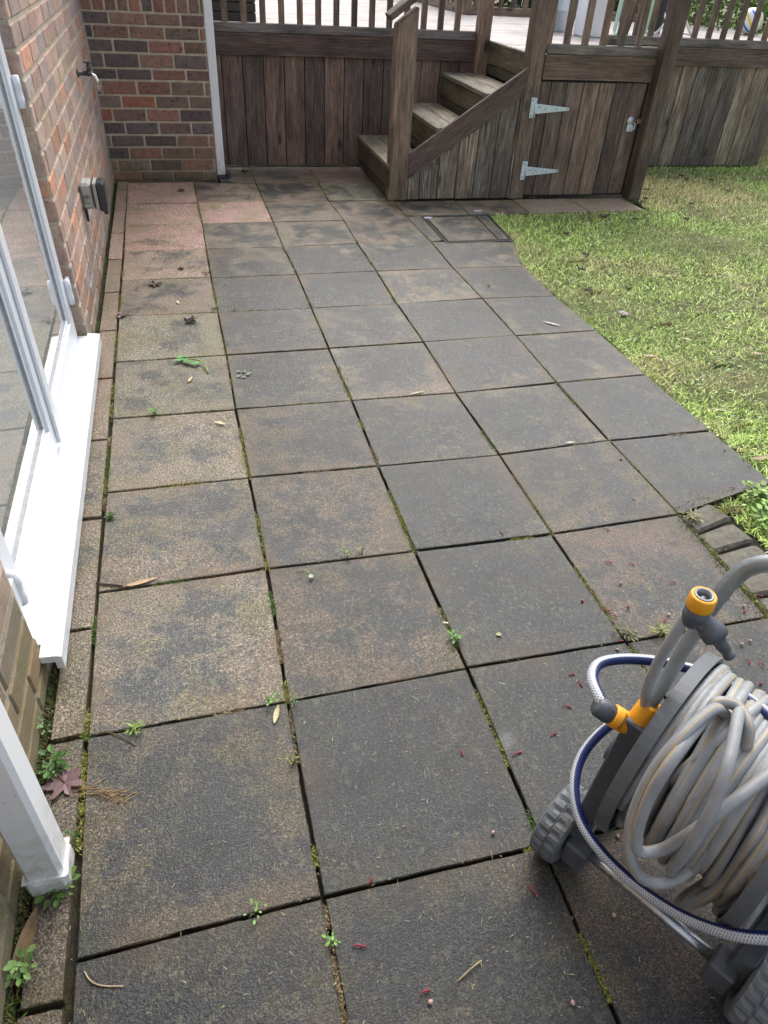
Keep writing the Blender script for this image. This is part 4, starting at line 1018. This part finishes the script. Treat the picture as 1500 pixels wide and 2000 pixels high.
# ------------------------------------------------------------------ hose reel
A_ = Vector((.5140, -.8578, 0)); N_ = Vector((.8578, .5140, 0)); O_ = Vector((.9310, -5.0868, 0)); Z_ = Vector((0, 0, 1))
def Q(t, s, z): return O_ + A_*t + N_*s + Z_*z
RL = Matrix((A_, N_, Z_)).transposed()     # local x = axis, y = forward, z = up
reel = thing('hose_cart', Q(.15, .05, 0), 'grey two-wheeled hose cart with tubular handle in the lower right corner', 'hose cart')
WID = .335      # distance between the two side frames
def beam(mb, p, q, w_, d_, b=.003, col=(.5, 0, 0, 1)):
    p, q = Vector(p), Vector(q); ax = (q-p).normalized(); y = A_; z = ax.cross(y).normalized(); y = z.cross(ax)
    R = Matrix((ax, y, z)).transposed(); mb.cbox((p+q)/2, ((q-p).length, w_, d_), R, b, col)
for side, t0 in ((0, .012), (1, WID)):
    mb = MB(); s_ = 1 if side == 0 else -1
    beam(mb, Q(t0, .0, .05), Q(t0+.012*s_, .04, .44), .034, .045)
    beam(mb, Q(t0, .0, .045), Q(t0, .26, .02), .03, .03)
    beam(mb, Q(t0+.006*s_, .02, .26), Q(t0, .25, .03), .024, .03)
    mb.cbox(Q(t0+.018*s_, -.012, .078), (.045, .05, .062), RL, .004)
    mb.lathe([(-.02, 0), (-.02, .03), (.03, .03), (.03, 0)], Q(t0, .07, .30), A_, 20)
    mb.build('side_frame', M['reelplastic'], reel)
    # wheels
    tc = -.050 if side == 0 else WID+.014
    wh = bpy.data.objects.new('wheel', None); COL.objects.link(wh); wh.parent = reel; wh.location = Q(tc, .012, .078)-Vector(reel.location)
    mb = MB(); n = 60; Wd = .055; prof = [(0, .050), (0, .070), (.004, .0765), (.0125, .0785), (.025, .0790), (.0265, .0762), (.0285, .0762), (.030, .0790), (.0425, .0785), (Wd-.004, .0765), (Wd, .070), (Wd, .050)]
    def tread(i, k, r):
        if 3 <= i <= 4: return r-(.0055 if (k % 3 == 0) else 0)
        if 7 <= i <= 8: return r-(.0055 if ((k+1) % 3 == 0) else 0)
        return r
    mb.lathe(prof, Q(tc, .012, .078), A_, n, smooth=False, mod=tread); mb.build('tyre', M['tyre'], wh)
    mb = MB(); mb.lathe([(.022, 0), (.022, .052), (.034, .052), (.034, 0)], Q(tc, .012, .078), A_, 30)
    for q in range(5):
        an = q*2*math.pi/5; dirv = N_*math.cos(an)+Z_*math.sin(an); beam(mb, Q(tc+.028, 0, .078)+dirv*.012, Q(tc+.028, 0, .078)+dirv*.051, .03, .01)
    mb.lathe([(.005, 0), (.005, .014), (.052, .014), (.052, 0)], Q(tc, .012, .078), A_, 16)
    mb.build('hub', M['reelplastic'], wh)
    # drum flange: a rimmed disc
    tf = .047 if side == 0 else WID-.05
    mb = MB(); R1 = .188; dt = .018*s_
    prof = [(0, .045), (0, R1-.012), (-.006*s_, R1-.008), (-.006*s_, R1), (dt, R1), (dt, R1-.008), (.006*s_, R1-.012), (.006*s_, .045)]
    mb.lathe(prof, Q(tf, .125, .315), A_, 64, smooth=False); mb.build('drum_flange', M['reelrim'], reel)
    # socket collar for handle
    mb = MB(); p0 = Q(t0+.012*s_, .04, .425); p1 = Q(t0+.0145*s_, .057, .475)
    ax = (p1-p0).normalized(); mb.lathe([(0, .0), (0, .0205), (.010, .0215), (.044, .0185), (.046, .0175), (.046, 0)], p0, ax, 22, mod=lambda i, k, r: r*(1+.03*(k % 2))); mb.build('collar', M['yellow'], reel)
mb = MB(); mb.lathe([(.06, .085), (WID-.06, .085)], Q(0, .125, .315), A_, 30); mb.build('drum_core', M['boxdark'], reel)
mb = MB(); mb.tube([Q(.02, -.004, .078), Q(WID/2, -.004, .078), Q(WID-.01, -.004, .078)], .0115, 14); mb.tube([Q(0, .25, .028), Q(WID, .25, .028)], .010, 12); mb.build('axle', M['steel'], reel)
# handle
hp = [Q(.024, .045, .44), Q(.027, .075, .52), Q(.030, .105, .61), Q(.034, .130, .672), Q(.046, .150, .722), Q(.075, .160, .750), Q(.115, .163, .757), Q(.17, .163, .757), Q(.23, .163, .757), Q(.265, .160, .750), Q(.292, .150, .722), Q(.302, .130, .672), Q(.306, .105, .61), Q(.310, .075, .52), Q(.315, .045, .44)]
mb = MB(); mb.tube(catmull(hp, 7), lambda t: .0108+.0026*min(1, max(0, 4.2*min(t, 1-t)-.1)), 18); mb.build('handle', M['tube'], reel)
# tee with tap connector clipped to the handle
tee = bpy.data.objects.new('inlet_tee', None); COL.objects.link(tee); tee.parent = reel
TC = P(1352, 1222, .675); tee.location = TC-Vector(reel.location)
camdir = (CAM-TC).normalized()
upd = (Vector((.10, -.18, 1))).normalized()
top = P(1371, 1166, .725); low = P(1355, 1215, .690); upd = (top-low).normalized()
mb = MB(); mb.lathe([(-.026, 0), (-.026, .009), (-.020, .015), (-.006, .0178), (.010, .0178), (.012, 0)], P(1360, 1196, .70), Vector((0, 0, 1)), 26)
hd = P(1408, 1245, .678)
beam(mb, P(1360, 1205, .69), P(1385, 1228, .685), .023, .026, .005)
ax2 = (P(1412, 1262, .660)-P(1375, 1210, .69)).normalized()
mb.lathe([(-.02, .006), (-.015, .011), (0, .0125), (.010, .017), (.013, .018), (.027, .018), (.029, .011), (.038, .0098), (.050, .0085), (.052, .0072), (.056, .0072), (.058, .0088), (.062, .0088), (.064, .007), (.064, 0)], P(1378, 1215, .69), ax2, 24, mod=lambda i, k, r: r*(1+(.05*(k % 2) if 3 <= i <= 5 else 0)))
mb.build('body', M['reelplastic'], tee)
mb = MB(); a3 = Vector((0, 0, 1)); b3 = P(1360, 1196, .70)+a3*.0115
mb.lathe([(0, .0), (0, .0182), (.003, .0192), (.021, .0184), (.0235, .017), (.0235, .0138), (.022, .013)], b3, a3, 28); mb.build('yellow_collar', M['yellow'], tee)
mb = MB(); mb.lathe([(.0232, .0136), (.0248, .0132), (.0248, .0104), (.016, .0092), (.012, .0092), (.012, 0)], b3, a3, 24); mb.lathe([(.012, 0), (.012, .0045), (.019, .0035), (.019, 0)], b3, a3, 10); mb.build('socket', M['tube'], tee)
# frame inlet for the blue hose connector
C0 = P(1262, 1432, .40); C1 = P(1172, 1372, .455)
cax = (C1-C0).normalized()
def along(px, py, z): return P(px, py, z)
mb = MB(); mb.lathe([(-.02, .012), (0, .0125), (.012, .0135), (.014, 0)], P(1240, 1424, .405), cax, 20, mod=lambda i, k, r: r*(1+.05*(k % 2))); mb.build('inlet', M['reelplastic'], reel)

# hoses ------------------------------------------------------------------
gh = MB(); RH = .0094
DC = lambda t: Q(t, .125, .315)
def wrap(t0, t1, r0, r1, a0, turns, wob=0.0, n=26, sag=0.0, v0=None):
    pts = []; ph = random.uniform(0, 6.28); N = max(3, int(turns*n))
    for i in range(N+1):
        f = i/N; a = a0+turns*2*math.pi*f; t = t0+(t1-t0)*f+wob*math.sin(a*1.0+ph); r = r0+(r1-r0)*f+sag*math.sin(a*2+ph)
        if r0 > .155: r -= .055*(max(0, 1-f*6)**2+max(0, 1-(1-f)*6)**2)
        lo = .060; hi = WID-.064; t = min(max(t, lo+RH*.2), hi-RH*.2)
        pts.append(DC(t)+N_*(r*math.cos(a))+Z_*(r*math.sin(a)))
    gh.tube(pts, RH, 10, v0=random.random() if v0 is None else v0, caps=True)
lo, hi = .066, WID-.070
wrap(lo, hi, .104, .104, 0, (hi-lo)/.026, .002)
wrap(hi, lo, .127, .127, 1, (hi-lo)/.027, .003)
wrap(lo, hi, .148, .150, 2, (hi-lo)/.030, .005, sag=.003)
# outer, untidy turns, many slanting across each other
random.seed(23)
for j in range(20):
    tA = lo+(hi-lo)*j/19; tB = min(hi, max(lo, tA+random.choice((.015, -.02, .03, -.035))))
    wrap(tA, tB, .166+.003*(j % 3), .167+.003*((j+1) % 3), 3.6+random.uniform(-.5, .5), random.uniform(.96, 1.1), random.uniform(.002, .008), sag=random.uniform(0, .004))
for j in range(6):
    tA = random.uniform(lo, hi); tB = min(hi, max(lo, tA+random.choice((-.13, .12, .09))))
    wrap(tA, tB, .176, .178, random.uniform(3, 5), random.uniform(.6, .8), random.uniform(.004, .015), sag=random.uniform(0, .006))
ho = gh.build('garden_hose', M['hose'], None, DC(.15)); tag(ho, 'grey garden hose with orange line wound untidily on the cart drum', 'hose')
# loose loops hanging out at the near side + riser to the tee
lp = MB()
def loopA(pts, n=10, v0=.0): lp.tube(catmull(pts, n), RH, 12, v0=v0)
loopA([P(1430, 1410, .46), P(1395, 1385, .52), P(1330, 1440, .52), P(1275, 1510, .47), P(1235, 1600, .39), P(1232, 1680, .32), P(1268, 1722, .28), P(1330, 1712, .29), P(1400, 1640, .35), P(1450, 1560, .43), P(1490, 1480, .47), P(1530, 1400, .5)], v0=.25)
loopA([P(1420, 1400, .46), P(1400, 1380, .505), P(1320, 1475, .51), P(1262, 1570, .43), P(1243, 1655, .35), P(1290, 1660, .35), P(1360, 1620, .42), P(1440, 1560, .47), P(1520, 1500, .49)], v0=.1)
loopA([P(1455, 1420, .46), P(1445, 1390, .515), P(1425, 1480, .53), P(1395, 1570, .48), P(1350, 1650, .40), P(1310, 1700, .30), P(1330, 1690, .2)], v0=.4)
loopA([P(1420, 1700, .16), P(1340, 1750, .145), P(1330, 1772, .165), P(1400, 1738, .27), P(1465, 1650, .40), P(1500, 1590, .44), P(1560, 1480, .5)], v0=.3)
loopA([P(1500, 1680, .17), P(1420, 1760, .16), P(1403, 1778, .18), P(1450, 1730, .29), P(1510, 1640, .38), P(1580, 1540, .46)], v0=.15)
loopA([P(1385, 1400, .50), P(1400, 1372, .515), P(1440, 1380, .515), P(1462, 1420, .51), P(1455, 1460, .48), P(1440, 1480, .44)], v0=.3)
lo_ = lp.build('loose_coil', M['hose'], ho)
rs = MB(); rs.tube(catmull([P(1343, 1200, .69), P(1313, 1247, .645), P(1283, 1300, .585), P(1265, 1343, .53), P(1260, 1375, .47), P(1256, 1420, .38), P(1262, 1460, .32)], 9), .0082, 14, v0=.12); rs.build('feed_hose', M['hose'], ho)
# blue and white hose
b_ = thing('connector_hose', P(1200, 1400, .40), 'white braided hose with dark blue stripe looping round the hose cart', 'hose')
RB = .0098
pa = [P(1188, 1392, .440), P(1170, 1362, .448), P(1157, 1325, .448), P(1168, 1298, .445), P(1205, 1288, .440), P(1260, 1289, .435), P(1325, 1300, .435), P(1390, 1322, .45), P(1450, 1358, .47), P(1500, 1396, .49), P(1560, 1450, .49), P(1640, 1560, .45), P(1700, 1700, .38), P(1680, 1800, .35), P(1590, 1832, .33), P(1500, 1832, .30), P(1420, 1822, .26), P(1335, 1790, .21), P(1250, 1735, .170), P(1180, 1670, .170), P(1135, 1605, .180), P(1122, 1540, .20), P(1135, 1480, .22), P(1175, 1430, .25), P(1225, 1402, .28), P(1290, 1390, .30), P(1350, 1400, .28)]
mb = MB(); mb.tube(catmull(pa, 10), RB, 16, v0=.31, fixed=True, twist=-.5); mb.build('hose', M['bluehose'], b_)
cs = P(1184, 1389, .435); ce = P(1230, 1417, .415); cx = (ce-cs).normalized()
mb = MB(); mb.lathe([(-.022, 0), (-.022, .0125), (-.018, .0165), (.004, .0185), (.006, .0165), (.010, .0165), (.012, 0)], cs, cx, 24, mod=lambda i, k, r: r*(1+.06*(k % 2))); mb.build('nut', M['reelplastic'], b_)
mb = MB(); mb.lathe([(.010, .0), (.010, .0185), (.013, .0200), (.044, .0190), (.047, .0170), (.047, .0)], cs, cx, 28); yc = mb.build('yellow_connector', M['yellow'], b_)
# small embossed maker's word as plain strokes of lettering on the yellow connector
fc = bpy.data.curves.new('txt', 'FONT'); fc.body = 'Hozelock'; fc.size = .0085; fc.extrude = .0002; fc.align_x = 'CENTER'; fc.align_y = 'CENTER'
fo = bpy.data.objects.new('txt', fc); COL.objects.link(fo); bpy.context.view_layer.update()
me = bpy.data.meshes.new_from_object(fo.evaluated_get(bpy.context.evaluated_depsgraph_get())); bpy.data.objects.remove(fo)
mid = cs+cx*.026; nd = (CAM-mid); nd = (nd-cx*nd.dot(cx)).normalized(); tx = nd.cross(cx).normalized()*-1
tx = cx.cross(nd).normalized(); Rm = Matrix((tx, nd.cross(tx), nd)).transposed()
for v in me.vertices: 
    q = v.co.copy(); ang = q.x/.0203; v.co = mid - b_.location + cx*(-q.y if False else (nd.cross(tx)).dot(cx)*q.y) + (nd*math.cos(ang)+tx*math.sin(ang))*(.0203+q.z)
me.materials.append(M['label']); lt = bpy.data.objects.new('lettering', me); COL.objects.link(lt); lt.parent = b_

# ------------------------------------------------------------------ weeds, leaves and litter lying on the paving
def leaf_poly(mb, c, ang, L, W, col, curl=.15, lift=.004, tiltx=0.0):
    """pointed leaf with a folded midrib"""
    n = 6; d = Vector((math.cos(ang), math.sin(ang), 0)); s = Vector((-d.y, d.x, 0)); V = []
    for i in range(n+1):
        f = i/n; w_ = W*math.sin(math.pi*min(1, f*.97+.02))**.8*.5; z = lift+curl*L*(f-.5)**2+tiltx*f*L
        p = Vector(c)+d*(L*(f-.5))+Z_*z; V += [p-s*w_+Z_*w_*.35, p, p+s*w_+Z_*w_*.3]
    F = []
    for i in range(n):
        for j in range(2): F.append((i*3+j, i*3+j+1, (i+1)*3+j+1, (i+1)*3+j))
    mb.add(V, F, None, (*col, 1), smooth=True)
def weed(px, py, label, n=10, r=.03, col=(.12, .26, .05), h=.02, W=.6):
    c = P(px, py); root = thing('weed', c, label, 'weed', None); mb = MB()
    n = int(n*1.9)
    for i in range(n):
        a = random.uniform(0, 6.28); q = c+Vector((math.cos(a), math.sin(a), 0))*random.uniform(.1, 1)*r+Z_*random.uniform(.002, h); f = random.uniform(.7, 1.35)
        L = r*random.uniform(.25, .6) if r < .06 else random.uniform(.014, .03); leaf_poly(mb, q, a, L, L*W, tuple(x*f*.85 for x in col), tiltx=random.uniform(-.1, .4))
    mb.build('leaves', M['leafy'], root)
    st = MB()
    for i in range(max(3, n//3)):
        a = random.uniform(0, 6.28); e = c+Vector((math.cos(a), math.sin(a), 0))*r*.8+Z_*h*.5; st.tube([c-Z_*.012, (c+e)/2+Z_*h*.5, e], .0009, 5, col=(.12, .15, .05, 1))
    st.build('stems', M['leafy'], root)
weed(888, 1252, 'bright green rosette weed in the joint at the centre of the paving', 16, .022)
weed(530, 1372, 'small green weed at the joint crossing beside a tan leaf', 9, .020)
weed(575, 1375, 'pair of tiny pale leaves just right of a joint crossing near the tan leaf', 4, .014)
weed(262, 1428, 'spiky light green weed in the joint left of centre near the white downpipe', 10, .026, (.22, .34, .06), W=.3)
weed(500, 1784, 'single pale green heart-shaped leaf weed in the nearest cross joint', 5, .022, (.24, .42, .12))
weed(300, 810, 'low green weed in the joint beside the white door sill', 9, .03, (.12, .28, .06))
weed(675, 1088, 'sprawling green weed in the joint in the middle distance', 8, .022, (.17, .24, .06))
weed(706, 1080, 'brownish green sprig next to the sprawling weed in the same joint', 7, .016, (.20, .21, .08))
weed(405, 535, 'tuft of olive weed at a joint crossing near the reddish slabs', 10, .035, (.17, .18, .07), W=.3)
weed(560, 492, 'tuft of green weed at a joint crossing in the far paving', 9, .03, (.15, .20, .06), W=.3)
weed(578, 533, 'bright green tuft just below another in the far joint', 8, .025, (.14, .28, .06), W=.3)
weed(420, 604, 'pale straw and green tuft across a joint near the dark curled leaf', 10, .035, (.24, .26, .14), W=.25)
weed(455, 604, 'olive tuft lying just right of a joint crossing beyond the curled leaf', 8, .03, (.2, .21, .08), W=.25)
weed(725, 515, 'small dark tuft in the far middle joint', 7, .025, (.13, .13, .06), W=.3)
weed(663, 722, 'dark brown curled tuft in the joint above a mossy stretch', 8, .022, (.09, .07, .05), W=.4)
weed(955, 640-80, 'olive moss tuft in the joint left of the lawn', 8, .025, (.2, .19, .07), W=.3)
weed(1222, 1240, 'thick brown and green moss clump at a crossing above the hose', 26, .035, (.15, .14, .05), W=.25)
weed(1290, 1240, 'bright mossy clump in the joint behind the upright feed hose', 22, .032, (.20, .26, .06), W=.25)
weed(574, 1490, 'yellow green moss clump on the joint below the tan leaf', 10, .014, (.2, .24, .05))
weed(215, 1012, 'round dark green moss cushion by the narrow edging slab', 24, .016, (.05, .12, .02), h=.012)
weed(1478, 972, 'leafy light green clump at the lawn corner above the edging blocks', 50, .062, (.26, .40, .10), h=.03)
weed(1495, 1015, 'second leafy clump at the right edge above the edging blocks', 35, .062, (.20, .36, .08), h=.03)
weed(1350, 1015, 'brown and straw tuft where the edging blocks start', 26, .035, (.26, .24, .10), W=.3)
weed(108, 1500, 'dark green weed between the wall foot and narrow slab', 26, .035, (.06, .15, .03), h=.03)
weed(85, 1430, 'small grey green weed at the wall foot above the downpipe', 14, .022, (.14, .24, .10), h=.03)
weed(115, 1740, 'weed tuft under the foot of the near downpipe', 26, .035, (.10, .18, .04), h=.02)
weed(45, 1900, 'light green weed in the lower left gap by the wall', 22, .03, (.20, .34, .10), h=.04)
weed(650, 1838, 'row of small bright leaves in the bottom centre joint', 6, .02, (.15, .34, .06))
weed(145, 1640, 'tiny green weed beside the collar of the near downpipe', 8, .014, (.06, .16, .03))

def leaf_thing(px, py, ang, L, W, col, label, name='leaf', cat='leaf', group=None, curl=.15):
    c = P(px, py); mb = MB(); leaf_poly(mb, c, math.radians(ang), L, W, col, curl); o = mb.build(name, M['leafy'], None, c); return tag(o, label, cat, group)
leaf_thing(540, 1397, 72, .052, .013, (.42, .36, .20), 'tan willow-shaped leaf below the weed at a joint crossing')
leaf_thing(275, 1140, 12, .095, .016, (.42, .28, .16), 'long tan leaf lying along the joint near the door sill')
leaf_thing(430, 828, -35, .05, .014, (.48, .42, .25), 'pale tan leaf on a left-hand slab in the middle distance')
leaf_thing(1078, 634, -42, .09, .013, (.52, .50, .38), 'pale straw leaf on a slab beside the lawn')
leaf_thing(1113, 866, 0, .04, .010, (.46, .42, .28), 'short pale leaf on the joint right of centre')
leaf_thing(372, 743, 70, .05, .014, (.46, .36, .22), 'small tan leaf below the green sprig on a left slab')
leaf_thing(348, 592, -80, .045, .012, (.5, .46, .3), 'pale upright leaf on the dark slab near the red tinged ones')
leaf_thing(815, 769, 15, .07, .010, (.40, .36, .22), 'thin straw leaf lying in the centre joint')
leaf_thing(870, 1218, -20, .018, .005, (.6, .5, .36), 'cream coloured chip of leaf just above the central rosette weed')
leaf_thing(50, 1850, 78, .13, .028, (.22, .15, .08), 'long brown dead leaf in the lower left gap by the wall')
leaf_thing(50, 1880, 68, .05, .02, (.07, .20, .05), 'dark green leaf in the lower left gap by the wall')
leaf_thing(1270, 697, -10, .06, .02, (.42, .31, .18), 'tan leaf on the grass close to the paving edge')
leaf_thing(1340, 664, -40, .06, .014, (.42, .33, .2), 'narrow tan leaf on the lawn right of centre')
leaf_thing(1478, 692, -25, .06, .016, (.45, .28, .17), 'pinkish tan leaf on the lawn near the right edge')
leaf_thing(1402, 802, -25, .06, .012, (.42, .35, .22), 'pale leaf on the lawn low on the right')
leaf_thing(1190, 435, 40, .07, .018, (.40, .35, .22), 'tan leaf on the lawn below the store door')
leaf_thing(1482, 898, 5, .09, .022, (.30, .22, .11), 'curled brown leaf at the edge of the paving on the right', curl=.6)
leaf_thing(928, 1258, -8, .02, .02, (.22, .24, .10), 'round olive leaf fallen on the central slab right of the rosette weed') if False else None
leaf_thing(974, 1241, 0, .016, .014, (.27, .27, .12), 'round olive flake on the slab right of the central rosette weed')
# green sprig
sp = thing('sprig', P(380, 712), 'pulled up green sprig with curved stem on a left slab', 'sprig'); mb = MB()
mb.tube(catmull([P(352, 705)+Z_*.006, P(372, 706)+Z_*.012, P(392, 711)+Z_*.014, P(402, 720)+Z_*.010, P(407, 730)+Z_*.005], 5), .0028, 7, col=(.24, .32, .08, 1)); mb.build('stem', M['leafy'], sp)
mb = MB()
for (x, y, a) in ((355, 702, 20), (362, 708, -40), (368, 712, -10), (376, 713, -60), (384, 714, 30), (350, 708, 190)): leaf_poly(mb, P(x, y)+Z_*.006, math.radians(a), .045, .022, (.10, .26+.05*random.random(), .07))
mb.build('leaves', M['leafy'], sp)
sp = thing('sprig', P(470, 733), 'flat pale clover sprig lying on a slab right of the curved sprig', 'sprig'); mb = MB()
for (x, y) in ((466, 727), (477, 727), (484, 733), (477, 738), (467, 736), (487, 730)): leaf_poly(mb, P(x, y)+Z_*.002, random.uniform(0, 6), .020, .016, (.13, .18, .10), curl=.02, lift=.001)
mb.build('leaves', M['leafy'], sp)
sp = thing('sprig', P(610, 1120), 'thin pale clover stalk on a slab left of centre', 'sprig'); mb = MB()
mb.tube(catmull([P(578, 1118)+Z_*.003, P(592, 1114)+Z_*.006, P(605, 1122)+Z_*.003], 4), .0012, 5, col=(.3, .36, .18, 1)); leaf_poly(mb, P(608, 1129)+Z_*.003, .3, .016, .016, (.28, .36, .2)); mb.build('stem', M['leafy'], sp)
# maple leaf (lobed) by the wall
def lobed(px, py, R_, col, label, rot=0, curl=.2, name='maple_leaf'):
    R_ *= .72 if R_ != .042 else 1
    c = P(px, py); mb = MB(); V = [c+Z_*.006]; n = 40; rv = []
    for i in range(n):
        a = 2*math.pi*i/n; l = abs(math.cos(a*3.5/1.0+.0))**.8; f = .42+.58*l; f *= (1 if abs(a-math.pi) < 2.4 else .75)
        r = R_*f*(1+.08*math.sin(i*5)); V.append(c+Vector((math.cos(a+rot), math.sin(a+rot), 0))*r+Z_*(.006+curl*r*abs(math.sin(a*2.5))*.6))
    F = [(0, i+1, (i+1) % n+1) for i in range(n)]; mb.add(V, F, None, (*col, 1)); 
    o = thing(name, c, label, 'leaf'); mb.build('blade', M['leafy'], o)
    s_ = MB(); s_.tube([c+Z_*.008, c+Vector((math.cos(rot+3.4), math.sin(rot+3.4), 0))*R_*.7+Z_*.012, c+Vector((math.cos(rot+3.6), math.sin(rot+3.6), 0))*R_*1.4+Z_*.006], .0012, 6, col=(.2, .08, .06, 1)); s_.build('stalk', M['leafy'], o)
lobed(128, 1532, .042, (.16, .095, .10), 'large purplish brown maple leaf on the narrow slab by the near downpipe', rot=-1.2)
lobed(240, 618, .045, (.16, .11, .10), 'faded brown maple leaf on the joint beyond the sill', rot=.5, curl=.5)
lobed(303, 557, .05, (.07, .04, .04), 'flat dark maroon leaf on the slab among reddish ones', rot=1, curl=.4)
lobed(372, 629, .045, (.06, .03, .035), 'dark curled maroon leaf on a mossy slab', rot=2, curl=.9)
lobed(355, 527, .025, (.06, .045, .03), 'small dark scrap of leaf beyond the maroon leaf', rot=0, curl=.9)
lobed(355, 374, .04, (.08, .05, .03), 'dark scrap of leaf on the far pink slab', rot=0, curl=.8)
lobed(478, 337, .04, (.05, .03, .03), 'dark curled leaf at the foot of the timber cladding', rot=1, curl=.9)
lobed(310, 352, .05, (.22, .06, .04), 'reddish leaf scraps at the foot of the brick pier', rot=1, curl=.6)
lobed(1178, 425, .05, (.10, .04, .045), 'dark maroon leaf clump in the grass below the slabs', rot=1, curl=.9)
lobed(1040, 388, .04, (.12, .05, .04), 'small maroon leaf at the foot of the store door', rot=2, curl=.6)
for i, (x, y) in enumerate(((1330, 345), (1340, 352), (1262, 372), (1244, 360), (1340, 430), (1145, 500), (1350, 400), (1104, 458), (1135, 528), (1387, 353), (1260, 390), (1422, 375), (1150, 570), (1240, 430))):
    lobed(x, y, .035, (.055, .035, .03), 'small dark brown dead leaf in the far part of the lawn', rot=i, curl=.9, name='dead_leaf')
for o in list(COL.objects):
    if o.name.startswith('dead_leaf'): o['group'] = 'dead leaves strewn on the lawn'
lobed(1218, 613, .045, (.30, .22, .24), 'pale mauve leaf lying flat on the lawn', rot=.4, curl=.1)
# twigs
def twig(pts, r, col, label, name='twig'):
    mb = MB(); p = [P(x, y)+Z_*h for x, y, h in pts]; mb.tube(catmull(p, 5), r, 6, col=(*col, 1)); o = mb.build(name, M['leafy'], None, p[0]); tag(o, label, 'twig')
twig([(165, 1898, .003), (178, 1918, .006), (200, 1927, .004), (242, 1928, .003)], .0014, (.34, .26, .16), 'bent straw twig in the lower left corner')
twig([(188, 1142, .006), (230, 1146, .006), (262, 1149, .004)], .0028, (.07, .045, .03), 'dark thin twig crossing the joint beside the long tan leaf')
twig([(940, 1877, .003), (918, 1895, .005), (893, 1918, .003)], .0013, (.36, .28, .14), 'straight straw stick on the nearest slab, bottom centre')
twig([(360, 1868-0, .003), (395, 1832, .005), (418, 1806, .003)], .0009, (.36, .32, .22), 'thin pale straw below the nearest cross joint') if False else None
twig([(205, 1430, .004), (240, 1442, .006), (265, 1458, .003)], .0012, (.14, .09, .05), 'thin brown twig beside the spiky weed')
for i in range(3):
    cx_, cy_ = [(170, 1545), (210, 1553), (235, 1560)][i]
    mb = MB(); c = P(cx_, cy_)
    for q in range(9):
        a = random.uniform(-.8, .5); d = Vector((math.cos(a), math.sin(a), 0)); e = c+Vector((random.uniform(-.02, .02), random.uniform(-.012, .012), .003))
        mb.tube([e-d*random.uniform(.012, .03), e+Z_*.004, e+d*random.uniform(.012, .035)], .0007, 4, col=(.34, .22, .10, 1))
    o = mb.build('pine_needles', M['leafy'], None, c); tag(o, ['left tuft of brown needles beside the maple leaf', 'middle tuft of brown needles right of the maple leaf', 'rightmost tuft of straw needles on the near left slab'][i], 'needles', 'needle tufts by the maple leaf')
# fallen crimson stalks and pods
PET = [(722,1726,40),(1038,1740,-60),(900,1470,-85),(1008,1475,10),(1080,1437,5),(1105,1382,-25),(1131,1336,-70),(1115,1320,0),(1296,1212,-85),(978,1042,-75),(1182,1035,-60),(1186,1100,-10),(1232,1103,-40),(1185,1195,-10),(1198,1205,-30),(1312,1140,10),(1485,1298,-60),(1460,1292,-85),(828,1940,0),(1210,1255,20),(1480,1165,-20),(698,1850,0),(1428,955,-30)]
POD = [(1140,1176,0),(1238,1238,0),(1209,1272,0),(1215,1142,0),(1224,1186,0),(1305,1200,0),(1420,1168,0),(1450,1183,0),(1452,1198,0),(1465,1256,0),(1445,1260,0),(1483,1338,0),(1414,880,0),(1240,978,0),(1120,1966,0),(836,1962,0),(965,1625,0),(1208,1640,0),(1198,1785,0),(1215,900,0)]
for (x, y, a) in PET:
    c = P(x, y); mb = MB(); an = math.radians(a+random.uniform(-15, 15)); d = Vector((math.cos(an), math.sin(an), 0)); L = random.uniform(.006, .011)
    mb.tube(catmull([c-d*L+Z_*.003, c+Vector((-d.y, d.x, 0))*.002+Z_*.006, c+d*L+Z_*.003], 4), lambda t: .0010+.0008*t, 7, col=(.28, .03, .05, 1))
    mb.lathe([(0, 0), (.001, .0020), (.004, .0016), (.0055, 0)], c+d*L+Z_*.004, d, 7, col=(.32, .04, .06, 1))
    o = mb.build('crimson_stalk', M['leafy'], None, c); tag(o, 'small crimson flower stalk fallen on the paving', 'flower stalk', 'crimson stalks scattered on the slabs')
for (x, y, _) in POD:
    c = P(x, y); mb = MB(); g = random.random(); cl_ = (.28, .05, .06, 1) if g < .5 else (.42, .28, .24, 1)
    mb.lathe([(0, 0), (.0015, .0032), (.005, .0042), (.008, .003), (.010, 0)], c+Z_*.003, (math.cos(x), math.sin(x), .3), 10, col=cl_); o = mb.build('seed_pod', M['leafy'], None, c); tag(o, 'tiny round red or cream bud fallen on the paving', 'bud', 'buds scattered on the slabs')
